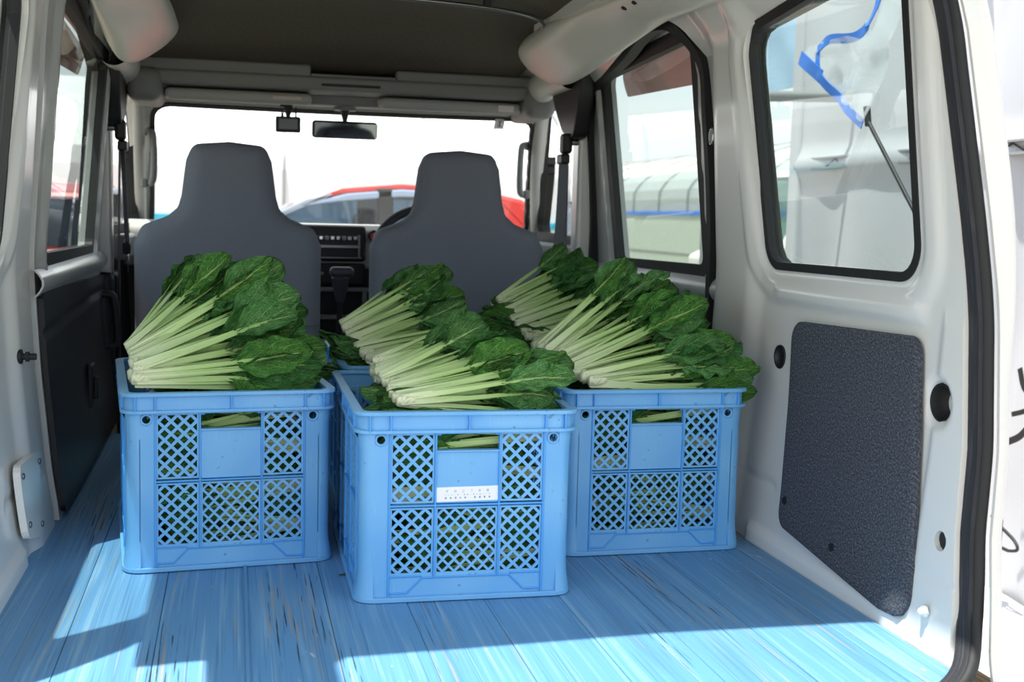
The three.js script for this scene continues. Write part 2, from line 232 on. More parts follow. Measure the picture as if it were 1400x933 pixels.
for (const s of [1, -1]) {
  const name = s > 0 ? 'wall_right' : 'wall_left';
  const holes = s > 0 ? [circ(2.112, 0.361, 0.021), circ(1.577, 0.355, 0.027), circ(1.52, 0.161, 0.015)] : [circ(2.112, 0.361, 0.021), circ(1.577, 0.355, 0.027)];
  const bump = (D, v) => wallBump(D, v) - 0.012 * (1 - ss(Math.hypot(D - 1.577, v - 0.355), 0.026, 0.042)) * 1;
  const w = walls[s] = struct(name, sheet({ u0: 1.38, u1: s > 0 ? 3.50 : 3.70, v0: -0.05, v1: 1.165, step: 0.0075, flip: s > 0,
    sdf: (D, v) => Math.max(rearD(v) - D, D - (s > 0 ? 3.49 : 3.69), v - 1.16, Math.min(D - 3.25, v - 1.04), -0.045 - v, -doorHoles[s](D, v), -quarterHole(D, v), ...holes.map((h) => -h(D, v))),
    pos: (D, v) => wallPoint(s, D, v, -bump(D, v)), back: (D, v) => new THREE.Vector3(s * 0.02 * (1 - ss(v, 1.0, 1.12)), 0.03 * ss(v, 0.98, 1.1), 0) }), M.white, 'white painted steel inner side of the van');
  // grommets, cup and bolt set into the steel
  for (const [D, y, r, deep] of s > 0 ? [[2.112, 0.361, 0.021, 0.008], [1.577, 0.355, 0.027, 0.03], [1.52, 0.161, 0.015, 0.03]] : [[2.112, 0.361, 0.021, 0.008], [1.577, 0.355, 0.027, 0.03]]) {
    const base = wallPoint(s, D, y, -bump(D, y)), g = new THREE.LatheGeometry([[0.0005, deep], [r * 0.7, deep * 0.95], [r * 0.93, deep * 0.3], [r * 0.97, -0.002], [r * 1.08, -0.003], [r * 1.12, 0.004], [r * 1.0, 0.006]].map((p) => new THREE.Vector2(...p)), 28);
    g.rotateZ(-s * Math.PI / 2); g.translate(base.x, base.y, base.z);
    if (r > 0.016) mesh('grommet', g, r > 0.025 ? M.rubber : M.blackPlastic, w).userData.label = 'black plastic grommet';
    else mesh('hole_backing', new THREE.CylinderGeometry(r * 1.3, r * 1.3, 0.004, 24).rotateZ(Math.PI / 2).translate(base.x + s * 0.010, base.y, base.z), M.rubber, w);
  }
  if (s > 0) { const b = wallPoint(s, 1.522, 0.056, -0.012); mesh('bolt', [new THREE.CylinderGeometry(0.009, 0.010, 0.005, 6).rotateZ(Math.PI / 2).translate(b.x, b.y, b.z), new THREE.SphereGeometry(0.006, 12, 8).translate(b.x - 0.004, b.y, b.z)], M.white, w); }
  // seal round the sliding door's opening
  const ring = []; for (const [D, y] of [[2.495, -0.04], [2.497, 0.3], [2.505, 0.6], [2.52, 0.85], [2.545, 0.97], [2.61, 1.045], [2.72, 1.062], [3.0, 1.03], [3.26, 1.0], [3.365, 0.975], [3.405, 0.91], [3.41, 0.6], [3.41, 0.2], [3.41, -0.04]]) ring.push(wallPoint(s, s < 0 && D > 2.8 ? 2.8 + (D - 2.8) * 1.33 : D, y, 0.016));
  mesh('door_seal', strap(ring, 0.028, 0.022, new THREE.Vector3(1, 0, 0), 90), M.rubber, w);
  // quarter window: gasket and pane
  const win = new THREE.Group(); win.name = numbered('window_' + (s > 0 ? 1 : 2)); win.userData.kind = 'structure'; scene.add(win);
  mesh('gasket', sheet({ u0: 1.6, u1: 2.35, v0: 0.48, v1: 1.1, step: 0.008, flip: s > 0, sdf: (D, v) => Math.max(quarterHole(D, v) - 0.004, -quarterHole(D, v) - 0.011), pos: (D, v) => wallPoint(s, D, v, -0.003), back: new THREE.Vector3(s * 0.022, 0, 0) }), M.rubber, win);
  mesh('glass', sheet({ u0: 1.6, u1: 2.35, v0: 0.48, v1: 1.1, step: 0.016, flip: s > 0, sdf: (D, v) => quarterHole(D, v) + 0.012, pos: (D, v) => wallPoint(s, D, v, 0.012) }), M.glass, win);
}
// rear opening: rubber seal up both sides and over the top, white body flange outside it
{
  const p = [], q = [];
  for (let y = 0.06; y <= 1.0; y += 0.06) { const d = rearD(y); p.push(V3(profS(y) + 0.012, y, d - 0.012)); }
  const side = [V3(0.52, -0.02, 1.372), V3(0.60, -0.012, 1.38), V3(0.648, 0.012, 1.40), ...p, V3(0.665, 1.06, 1.63), V3(0.60, 1.125, 1.65), V3(0.45, 1.15, 1.655), V3(0.2, 1.16, 1.655)];
  const left = side.map((v) => new THREE.Vector3(-v.x, v.y, v.z)).reverse();
  const path = [...side, ...left];
  const seal = struct('trim_1', strap(path, 0.024, 0.018, new THREE.Vector3(0, 0, 1), 260), M.dirtyRubber, 'worn black rubber seal round the rear opening');
  mesh('seal_bulb', tube(path.map((v) => new THREE.Vector3(v.x * 1.010, v.y + 0.003, v.z + 0.008)), 0.010, 260, 10), M.rubber, seal);
  for (const s of [1, -1]) {
    mesh('body_flange', sheet({ u0: 0, u1: 0.115, v0: -0.3, v1: 1.14, step: 0.015, flip: s < 0, sdf: (u, v) => Math.max(u - 0.075, -u), pos: (u, v) => V3(s * (profS(v) + 0.028 + u * 0.75 - 0.9 * u * u), v, rearD(v) - 0.038 - 0.035 * ss(v, 0.35, 0.7) * ss(u, 0.0, 0.06) + 0.5 * u + 2.2 * u * u - 0.03 * (1 - ss(v, -0.3, 0.2))), back: V3(0, 0, 0.006) }), M.white, walls[s]);
    mesh('outer_skin', sheet({ u0: 1.40, u1: 2.50, v0: -0.42, v1: 1.08, step: 0.03, flip: s < 0, sdf: (D, v) => Math.max(rearD(v) - D, D - 2.49, -quarterHole(D, v) - 0.008, -0.4 - v), pos: (D, v) => V3(s * (profS(v) + 0.03), v, D) }), M.white, walls[s]);
  }
}
// thicker rail along the roof edge, with a pressed nose towards the front and bolt holes
for (const s of [1, -1]) {
  const cx = (D) => 0.553 - 0.012 * ss(D, 2.6, 3.3), cy = (D) => 1.083 - 0.024 * ss(D, 2.6, 3.3), a = (D) => (0.062 + 0.028 * ss(D, 2.5, 3.2)) * Math.sqrt(Math.max(0.003, 1 - Math.pow(Math.max(0, (D - 3.28) / 0.22, (1.74 - D) / 0.08), 2))), b = (D) => (0.026 + 0.016 * ss(D, 2.7, 3.2)) * Math.sqrt(Math.max(0.003, 1 - Math.pow(Math.max(0, (D - 3.28) / 0.22, (1.74 - D) / 0.08), 2)));
  const sq = (c) => Math.sign(c) * Math.pow(Math.abs(c), 0.72), tilt = (D) => 0.46 + 0.12 * ss(D, 2.7, 3.2);
  const g = sheet({ u0: 1.66, u1: 3.50, v0: 0, v1: Math.PI * 2, step: 0.02, flip: s < 0, sdf: () => -1, pos: (D, t) => { const A = a(D) * sq(Math.cos(t)), B = b(D) * sq(Math.sin(t)), k = tilt(D); return V3(s * (cx(D) + A * Math.cos(k) + B * Math.sin(k)), cy(D) - A * Math.sin(k) + B * Math.cos(k) + 0.003 * Math.sin(D * 11 + 2 * t), D); } });
  const rail = mesh('roof_rail', g, M.rail, walls[s]);
  for (const D of [2.42, 2.49, 2.56]) { const k = tilt(D), p = V3(s * (cx(D) - a(D) * 0.55 * Math.cos(k) - b(D) * 0.93 * Math.sin(k)), cy(D) + a(D) * 0.55 * Math.sin(k) - b(D) * 0.93 * Math.cos(k), D); const h = new THREE.CylinderGeometry(0.009, 0.009, 0.006, 18); h.scale(0.75, 1, 1.2); h.rotateZ(s * -k); h.translate(p.x, p.y, p.z); mesh('bolt_hole', h, M.rubber, rail); }
  // second pressing over the front door
  mesh('front_roof_rail', sheet({ u0: 3.40, u1: 3.95, v0: 0, v1: Math.PI * 2, step: 0.03, flip: s < 0, sdf: () => -1, pos: (D, t) => V3(s * (0.63 + 0.045 * Math.cos(t)), 1.04 + 0.05 * Math.sin(t) - 0.05 * ss(D, 3.6, 4.0), D) }), M.rail, walls[s]);
}
// roof shell over everything
{
  const out = [[0.715, 1.065], [0.69, 1.13], [0.55, 1.215], [0.3, 1.245], [0, 1.255]], inn = [[0, 1.235], [0.3, 1.225], [0.54, 1.195], [0.668, 1.12], [0.692, 1.065]];
  const poly = [...out, ...out.slice(0, -1).reverse().map(([x, y]) => [-x, y]), ...inn.slice().reverse().map(([x, y]) => [-x, y]), ...inn.slice(1)];
  const g = extrude(poly, 2.53); g.translate(0, 0, -4.02);
  struct('roof', g, M.white, 'white outer roof skin of the van');
}
// headliner
struct('ceiling', sheet({ u0: -0.56, u1: 0.56, v0: 1.62, v1: 3.86, step: 0.03, sdf: () => -1, pos: (x, D) => V3(x, lerp(1.115 + 0.062 * (1 - Math.pow(Math.abs(x) / 0.56, 2.4)), 1.05, ss(D, 3.35, 3.84)) + 0.004 * Math.sin(D * 14), D), back: V3(0, 0.008, 0) }), M.headliner, 'dark brown-grey cloth headliner');
M.headliner.map.repeat.set(3, 3);
{
  const t = thing('headliner_bow', 'thin dark metal bow rod across the dark headliner', 'rod');
  mesh('rod', tube([V3(0.485, 1.075, 3.18), V3(0.472, 1.105, 3.12), V3(0.44, 1.124, 3.06), V3(0.3, 1.137, 3.02), V3(0, 1.144, 3.0), V3(-0.3, 1.138, 3.0), V3(-0.46, 1.112, 3.02)], 0.0055, 60, 10), M.metal, t);
  for (const x of [0.3, -0.2]) mesh('clip', box(0.02, 0.022, 0.014, x, 1.15, -3.02, 0.003), M.blackPlastic, t);
}
// ------------------------------------------------------------------ sliding doors
const trimGroove = (D, y) => { const l = 0.385 + 0.02 * (D - 2.9); return -0.005 * (ss(y, l - 0.022, l - 0.016) - ss(y, l - 0.004, l + 0.002)); };
for (const s of [1, -1]) {
  const e = s > 0 ? 0 : LEFT, off = s > 0 ? 0.02 : -0.018, dx = (y) => profS(y) + off, winD = rpoly([[3.21 + e, 0.497], [3.30 + e, 1.02], [2.615, 1.045], [2.555, 0.502]], 0.035);
  const P = (D, y, o = 0) => V3(s * (dx(y) + o), y, D);
  const lip = (D, y) => { const q = winD(D, y); return 0.012 * ss(q, 0.022, 0.03) * (1 - ss(q, 0.055, 0.065)); };
  const d = struct('door_' + (s > 0 ? 1 : 2), sheet({ u0: 2.44, u1: 3.45 + e, v0: -0.05, v1: 1.105, step: 0.0125, flip: s > 0, sdf: (D, v) => Math.max(2.45 - D, D - 3.44 - e, -v - 0.04, v - 1.10, -winD(D, v)), pos: (D, v) => P(D, v, -lip(D, v)), back: new THREE.Vector3(s * 0.035, 0, 0) }), M.doorGrey, s > 0 ? 'right sliding door with window' : 'left sliding door with black lower trim');
  mesh('gasket', sheet({ u0: 2.5, u1: 3.36 + e, v0: 0.45, v1: 1.075, step: 0.009, flip: s > 0, sdf: (D, v) => Math.max(winD(D, v) - 0.018, -winD(D, v) - 0.016), pos: (D, v) => P(D, v, -0.004), back: new THREE.Vector3(s * 0.02, 0, 0) }), M.rubber, d);
  mesh('glass', sheet({ u0: 2.5, u1: 3.36 + e, v0: 0.45, v1: 1.075, step: 0.018, flip: s > 0, sdf: (D, v) => winD(D, v) + 0.012, pos: (D, v) => P(D, v, 0.012) }), M.glass, d);
  mesh('rain_visor', sheet({ u0: 2.5, u1: 3.36 + e, v0: 0.92, v1: 1.07, step: 0.012, flip: s > 0, sdf: (D, v) => Math.max(winD(D, v) - 0.01, 0.952 - v - 0.03 * (2.9 - D)), pos: (D, v) => P(D, v, 0.05 + 0.25 * (1.05 - v)), back: new THREE.Vector3(s * 0.002, 0, 0) }), M.tint, d).userData.label = 'brown tinted rain visor';
  mesh('trim_panel', sheet({ u0: 2.44, u1: 3.45 + e, v0: 0, v1: 0.46, step: 0.009, flip: s > 0, sdf: rpoly([[2.46, 0.01], [2.46, 0.445], [3.40 + e, 0.425], [3.40 + e, 0.01]], 0.02), pos: (D, v) => P(D, v, -0.012 - trimGroove(D, v)), back: new THREE.Vector3(s * 0.01, 0, 0) }), M.darkTrim, d).userData.label = 'black plastic door trim';
  const h = mesh('grab_handle', tube([P(3.30 + e, 0.375, -0.012), P(3.30 + e, 0.37, -0.04), P(3.30 + e, 0.33, -0.045), P(3.30 + e, 0.27, -0.045), P(3.30 + e, 0.235, -0.038), P(3.30 + e, 0.23, -0.012)], 0.011, 30, 10), M.blackPlastic, d);
  h.userData.label = 'black grab handle';
  const lever = mesh('latch_plate', boxD(0, 0.014, 0.13, 0.235, 3.02, 3.09, 0.006).translate(s * (dx(0.2) - 0.018) - 0.007, 0, 0), M.blackPlastic, d);
  mesh('lever', boxD(0, 0.012, 0.15, 0.205, 3.035, 3.06, 0.005).translate(s * (dx(0.2) - 0.03) - 0.006, 0, 0), M.darkTrim, lever);
  mesh('belt_sill', sheet({ u0: 2.42, u1: 3.41 + e, v0: 0.44, v1: 0.492, step: 0.012, flip: s > 0, sdf: (D, v) => -1, pos: (D, v) => P(D, v, -0.006 - 0.016 * Math.sin(Math.PI * (v - 0.44) / 0.052)), back: new THREE.Vector3(s * 0.004, 0, 0) }), M.doorGrey, d);
}
// ------------------------------------------------------------------ pillars between the doors, front doors
for (const s of [1, -1]) {
  const w = walls[s], xi = s > 0 ? 0.665 : 0.655, e = s > 0 ? 0 : LEFT;
  const up = sideExtrude([[3.30, 1.06], [3.66, 1.045], [3.62, 0.97, 0.03], [3.52, 0.88, 0.03], [3.44, 0.845], [3.38, 0.85], [3.33, 0.95, 0.03]].map(([a, ...r]) => [a + e, ...r]), 0, 0.045, 0.008, 0.02); up.translate(s > 0 ? xi - 0.03 : -xi - 0.015, 0, 0);
  mesh('pillar_trim', up, M.darkTrim, w).userData.label = 'black plastic pillar cover';
  mesh('lower_pillar_trim', boxD(s * (xi - 0.005), s * (xi + 0.05), -0.04, 0.43, 3.385 + e, 3.60 + e, 0.02), M.darkTrim, w);
  mesh('pillar_post', boxD(s * (xi + 0.004), s * (xi + 0.05), 0.40, 0.90, 3.43 + e, 3.50 + e, 0.012), M.white, w);
  const winF = rpoly([[3.56 + e, 0.55], [3.58 + e, 0.985], [4.0, 0.985], [4.27, 0.56]], 0.03), dx = (y, D = 3.6) => profS(y) + 0.02 - (s > 0 ? -0.04 : 0.085) * ss(D, 3.55, 4.3);
  const d = struct('door_' + (s > 0 ? 3 : 4), sheet({ u0: 3.50 + e * 0.9, u1: 4.55, v0: -0.35, v1: 1.03, step: 0.02, flip: s > 0, sdf: (D, v) => Math.max(D - 4.5, v - 1.02, (D - 4.50 + 1.17 * Math.max(0, v - 0.5)) * 0.7, -winF(D, v)), pos: (D, v) => V3(s * dx(v, D), v, D), back: new THREE.Vector3(s * 0.04, 0, 0) }), M.darkTrim, s > 0 ? 'right front door' : 'left front door');
  mesh('gasket', sheet({ u0: 3.5, u1: 4.35, v0: 0.5, v1: 1.03, step: 0.012, flip: s > 0, sdf: (D, v) => Math.max(winF(D, v) - 0.02, -winF(D, v) - 0.01), pos: (D, v) => V3(s * (dx(v, D) - 0.01), v, D), back: new THREE.Vector3(s * 0.02, 0, 0) }), M.rubber, d);
  mesh('glass', sheet({ u0: 3.5, u1: 4.35, v0: 0.5, v1: 1.03, step: 0.03, flip: s > 0, sdf: (D, v) => winF(D, v) + 0.008, pos: (D, v) => V3(s * (dx(v, D) + 0.012), v, D) }), M.clearGlass, d);
  mesh('door_top', boxD(s * (dx(0.5, 4) - 0.05), s * dx(0.5, 4), 0.46, 0.535, 3.53 + e, 4.3, 0.015), M.greyPlastic, d);
}
// ------------------------------------------------------------------ front wall: windscreen, header, cowl
{
  const L = 0.72, sw = (x, t) => V3(x, 0.48 + 0.49 * t / L, 4.53 - 0.55 * t / L - 0.06 * (x / 0.65) ** 2), hole = rpoly([[-0.60, 0.03], [-0.565, 0.685], [0.655, 0.685], [0.755, 0.03]], 0.06);
  const f = struct('wall_front', sheet({ u0: -0.645, u1: 0.82, v0: -0.02, v1: 1.06, step: 0.02, sdf: (x, t) => Math.max(-hole(x, t), x - 0.705 - 0.09 * (1 - t / 0.7)), pos: sw, back: V3(0, 0.01, 0.03) }), M.white, 'windscreen frame and cowl at the front of the van');
  mesh('windscreen_gasket', sheet({ u0: -0.74, u1: 0.82, v0: -0.02, v1: 0.80, step: 0.012, sdf: (x, t) => Math.max(hole(x, t) - 0.007, -hole(x, t) - 0.008), pos: (x, t) => sw(x, t).add(V3(0, -0.006, -0.008)), back: V3(0, 0.01, 0.02) }), M.rubber, f);
  mesh('cowl', [boxD(-0.74, 0.74, -0.66, 0.49, 4.50, 4.56, 0.02), boxD(-0.72, 0.72, -0.36, -0.30, 3.42, 4.52, 0.01)], M.blackPlastic, f);
  const win = struct('window_3', null, null, 'windscreen'); mesh('glass', sheet({ u0: -0.74, u1: 0.82, v0: -0.02, v1: 0.80, step: 0.03, sdf: (x, t) => hole(x, t) + 0.004, pos: (x, t) => sw(x, t).add(V3(0, 0, 0.01)) }), M.clearGlass, win);
  const st = mesh('inspection_sticker', box(0.034, 0.042, 0.0008, 0, 0, 0, 0.0003), phy({ color: 0xffffff, roughness: 0.8, transmission: 0.55, thickness: 0, map: tex(64, 64, (u, v) => { const d = Math.abs(u - 0.55) < 0.07 && v > 0.25 && v < 0.75 || Math.abs(v - 0.25) < 0.06 && u > 0.35 && u < 0.8 || Math.abs(v - 0.75) < 0.05 && u > 0.45 && u < 0.7; return d ? 0.45 : 0.86; }) }), win);
  const p = sw(0.545, 0.655); st.position.copy(p).add(V3(0, 0, -0.02)); st.rotation.x = 0.7; st.userData.label = 'small square grey-green sticker';
  // header with tray above the windscreen
  const hd = struct('trim_2', [boxD(-0.60, 0.62, 0.985, 1.028, 3.74, 4.02, 0.012), boxD(-0.60, -0.09, 1.02, 1.062, 3.75, 3.80, 0.008), boxD(0.17, 0.62, 1.02, 1.058, 3.75, 3.80, 0.008), boxD(-0.09, 0.17, 1.02, 1.036, 3.75, 3.80, 0.005), boxD(-0.62, 0.66, 0.955, 1.0, 3.90, 4.06, 0.015)], M.greyPlastic, 'grey plastic tray and header above the windscreen');
  for (const [x, s] of [[-0.575, -1], [0.625, 1]]) mesh('corner_cover', boxD(x - 0.05, x + 0.05, 0.93, 1.03, 3.72, 4.0, 0.03), M.greyPlastic, hd);
  mesh('dome_slot', boxD(-0.06, 0.12, 0.998, 1.006, 3.735, 3.75, 0.003), M.blackPlastic, hd);
  for (const [x0, x1, lab] of [[-0.52, -0.085, 'left'], [0.13, 0.575, 'right']]) {
    const v = thing('sun_visor', lab === 'left' ? 'grey padded sun visor folded up on the passenger side behind the dash camera' : 'grey padded sun visor folded up on the driver side, pale label at its right end', 'sun visor', V3((x0 + x1) / 2, 0.968, 3.86), 0);
    const w = x1 - x0; const pad = mesh('pad', box(w, 0.036, 0.16, 0, 0, 0, 0.015), M.lightPlastic, v); v.rotation.x = 0.12;
    if (lab === 'left') mesh('warning_label', box(0.085, 0.012, 0.0012, w / 2 - 0.075, 0.004, 0.0805, 0.0004), std({ roughness: 0.6, map: tex(128, 16, (u, t) => t > 0.72 ? hex(0xc08a72) : mix3(hex(0xc9c7c0), hex(0x8d8b86), (noise.noise(u * 60, t * 6, 2) > 0.2 ? 1 : 0) * (t > 0.2 && t < 0.6 ? 1 : 0))) }), v);
    else mesh('label', box(0.05, 0.02, 0.0012, w / 2 - 0.05, 0.001, 0.0805, 0.0004), std({ color: 0xd8d6ce, roughness: 0.6 }), v);
    mesh('pivot', cyl(0.006, 0.006, new THREE.Vector3((lab === 'left' ? -1 : 1) * w / 2, 0, -0.03), new THREE.Vector3((lab === 'left' ? -1 : 1) * (w / 2 + 0.04), 0.01, -0.03)), M.greyPlastic, v);
  }
  // rear-view mirror
  const m = thing('rear_view_mirror', 'dark rear-view mirror hanging on a short stem at the top of the windscreen', 'mirror', V3(0.03, 0.882, 3.93));
  const shell = mesh('housing', box(0.215, 0.056, 0.024, 0, 0, 0, 0.011), M.blackPlastic, m); shell.rotation.set(0.12, 0.18, -0.01);
  mesh('mirror_glass', box(0.203, 0.045, 0.002, 0, 0, 0.0118, 0.0008), std({ color: 0x9aa2aa, metalness: 1, roughness: 0.06 }), shell);
  mesh('stem', cyl(0.0055, 0.017, new THREE.Vector3(0, 0.024, -0.01), new THREE.Vector3(0, 0.066, -0.012)), M.blackPlastic, m);
  mesh('mount', cyl(0.036, 0.032, new THREE.Vector3(0, 0.062, -0.012), new THREE.Vector3(0, 0.077, -0.012), 24), M.greyPlastic, m);
  // dash camera
  const c = thing('dash_camera', 'small black dash camera hanging beside the rear-view mirror', 'camera', V3(-0.15, 0.892, 3.93));
  const cb = mesh('body', box(0.078, 0.05, 0.022, 0, 0, 0, 0.006), M.blackPlastic, c); mesh('screen', box(0.06, 0.034, 0.002, 0, 0.001, 0.0108, 0.0008), std({ color: 0x0c1214, roughness: 0.15 }), cb);
  mesh('mount', [cyl(0.006, 0.012, new THREE.Vector3(0, 0.024, 0), new THREE.Vector3(0, 0.045, 0)), cyl(0.014, 0.012, new THREE.Vector3(0, 0.043, 0), new THREE.Vector3(0, 0.082, 0)), box(0.014, 0.016, 0.016, -0.018, 0.062, 0)], M.blackPlastic, c);
  mesh('antenna', cyl(0.003, 0.002, new THREE.Vector3(0.024, 0.024, 0), new THREE.Vector3(0.024, 0.054, 0), 8), M.blackPlastic, c); mesh('peg', [cyl(0.004, 0.004, new THREE.Vector3(-0.018, 0.024, 0), new THREE.Vector3(-0.018, 0.036, 0), 8)], M.blackPlastic, c);
  // grab handles on the A pillars
  for (const s of [-1, 1]) { const x = s > 0 ? 0.655 : -0.585, g = thing('grab_handle', s > 0 ? 'grey grab handle on the right windscreen pillar' : 'grey grab handle on the left windscreen pillar', 'handle', V3(x, 0.78, 4.06)); mesh('bar', tube([[0.01, 0.085, 0], [-0.012, 0.08, 0.02], [-0.018, 0.04, 0.025], [-0.018, -0.04, 0.02], [-0.012, -0.078, 0.01], [0.01, -0.085, -0.02]].map((p) => new THREE.Vector3(s * p[0], p[1], p[2])), 0.011, 40, 10), M.greyPlastic, g); for (const k of [1, -1]) mesh('end_cap', box(0.02, 0.03, 0.022, s * 0.012, k * 0.083, 0, 0.006), M.greyPlastic, g); }
  for (const s of [-1, 1]) mesh('pillar_cover', tube((s > 0 ? [[0.672, 0.98, 3.92], [0.712, 0.75, 4.12], [0.78, 0.52, 4.36]] : [[-0.605, 0.98, 3.92], [-0.615, 0.75, 4.10], [-0.63, 0.52, 4.36]]).map((p) => V3(...p)), 0.018, 20, 10), M.lightPlastic, f);
}
// ------------------------------------------------------------------ dashboard, steering wheel, gear lever
{
  const d = thing('dashboard', 'pale grey dashboard with black centre stack between the seats', 'dashboard');
  mesh('top_pad', [sideExtrude([[4.06, 0.43], [4.07, 0.555], [4.12, 0.582], [4.5, 0.54], [4.5, 0.43]], -0.67, 0.67, 0.01, 0.02)], M.lightPlastic, d);
  mesh('lower_panel', sideExtrude([[4.10, -0.2], [4.09, 0.44], [4.5, 0.44], [4.5, -0.2]], -0.67, 0.67, 0.01, 0.02), M.blackPlastic, d);
  const st = mesh('centre_stack', boxD(-0.10, 0.115, 0.455, 0.575, 4.045, 4.09, 0.012), M.darkTrim, d);
  mesh('heater_panel', boxD(-0.085, 0.095, 0.498, 0.512, 4.034, 4.05, 0.004), M.metal, st);
  for (let i = 0; i < 9; i++) mesh('button', boxD(-0.08 + i * 0.019, -0.066 + i * 0.019, 0.526, 0.54, 4.032, 4.05, 0.003), i % 3 ? M.chrome : M.lightPlastic, st);
  mesh('slot_rim', [boxD(-0.088, 0.1, 0.466, 0.47, 4.034, 4.05, 0.001), boxD(0.088, 0.094, 0.466, 0.545, 4.034, 4.05, 0.001)], M.metal, st);
  mesh('radio', boxD(-0.10, 0.115, 0.375, 0.45, 4.055, 4.10, 0.008), M.rubber, d);
  for (const [x, y] of [[-0.03, 0.415], [-0.045, 0.40], [0.01, 0.425]]) mesh('knob', cyl(0.006, 0.005, V3(x, y, 4.06), V3(x, y, 4.04), 10), M.greyPlastic, d);
  mesh('shelf', [boxD(-0.12, 0.13, 0.355, 0.368, 4.03, 4.1, 0.004), boxD(-0.12, 0.13, 0.262, 0.274, 4.03, 4.1, 0.004), boxD(0.105, 0.12, 0.27, 0.36, 4.03, 4.1, 0.004)], M.greyPlastic, d);
  const hz = mesh('hazard_switch', [cyl(0.021, 0.019, V3(0.142, 0.543, 4.09), V3(0.142, 0.543, 4.045), 24)], M.blackPlastic, d); mesh('red_button', cyl(0.014, 0.013, V3(0.143, 0.540, 4.05), V3(0.143, 0.540, 4.034), 20), std({ color: 0xd8435c, roughness: 0.4 }), hz);
  const tn = thing('centre_tunnel', 'dark engine cover between the two front seats', 'cover'); mesh('cover', sideExtrude([[3.45, -0.2], [3.46, 0.18], [4.05, 0.20], [4.05, -0.2]], -0.085, 0.055, 0.02, 0.04), M.greyPlastic, tn);
  const w = thing('steering_wheel', 'dark steering wheel on the right behind the driver seat', 'steering wheel', V3(0.305, 0.487, 3.82)); w.rotation.x = -0.62;
  mesh('rim', new THREE.TorusGeometry(0.185, 0.0145, 14, 64), std({ color: 0x33363c, roughness: 0.5 }), w); mesh('hub', box(0.15, 0.1, 0.05, 0, -0.01, -0.03, 0.02), M.blackPlastic, w);
  for (const a of [0, Math.PI, -Math.PI / 2]) mesh('spoke', cyl(0.014, 0.012, new THREE.Vector3(0, 0, -0.025), new THREE.Vector3(Math.cos(a) * 0.18, Math.sin(a) * 0.18, 0), 10), M.blackPlastic, w);
  const g = thing('gear_lever', 'black gear lever with T-shaped knob between the seats', 'lever', V3(-0.004, 0.185, 3.70)); mesh('shaft', cyl(0.009, 0.008, new THREE.Vector3(0, 0, 0), new THREE.Vector3(0.004, 0.2, 0.01)), M.blackPlastic, g);
  const kn = mesh('knob', new THREE.LatheGeometry([[0.011, 0], [0.02, 0.03], [0.027, 0.07], [0.028, 0.08], [0.001, 0.085]].map((p) => new THREE.Vector2(...p)), 24).translate(0.004, 0.16, 0.01), std({ color: 0x3d4048, roughness: 0.45 }), g); mesh('grip', box(0.075, 0.032, 0.042, 0.008, 0.252, 0.01, 0.015), std({ color: 0x4a4e57, roughness: 0.45 }), kn);
  mesh('boot', new THREE.CylinderGeometry(0.014, 0.05, 0.06, 20).translate(0, 0.03, 0), M.rubber, g);
  const ind = thing('indicator_stalk', 'black indicator stalk beside the steering column', 'stalk', V3(0.27, 0.5, 3.95)); mesh('stalk', cyl(0.006, 0.009, new THREE.Vector3(0, 0, 0), new THREE.Vector3(-0.13, 0.01, 0.03)), M.blackPlastic, ind); mesh('column', cyl(0.035, 0.04, new THREE.Vector3(0.05, -0.03, -0.15), new THREE.Vector3(0.05, 0, 0.05)), M.blackPlastic, ind);
}
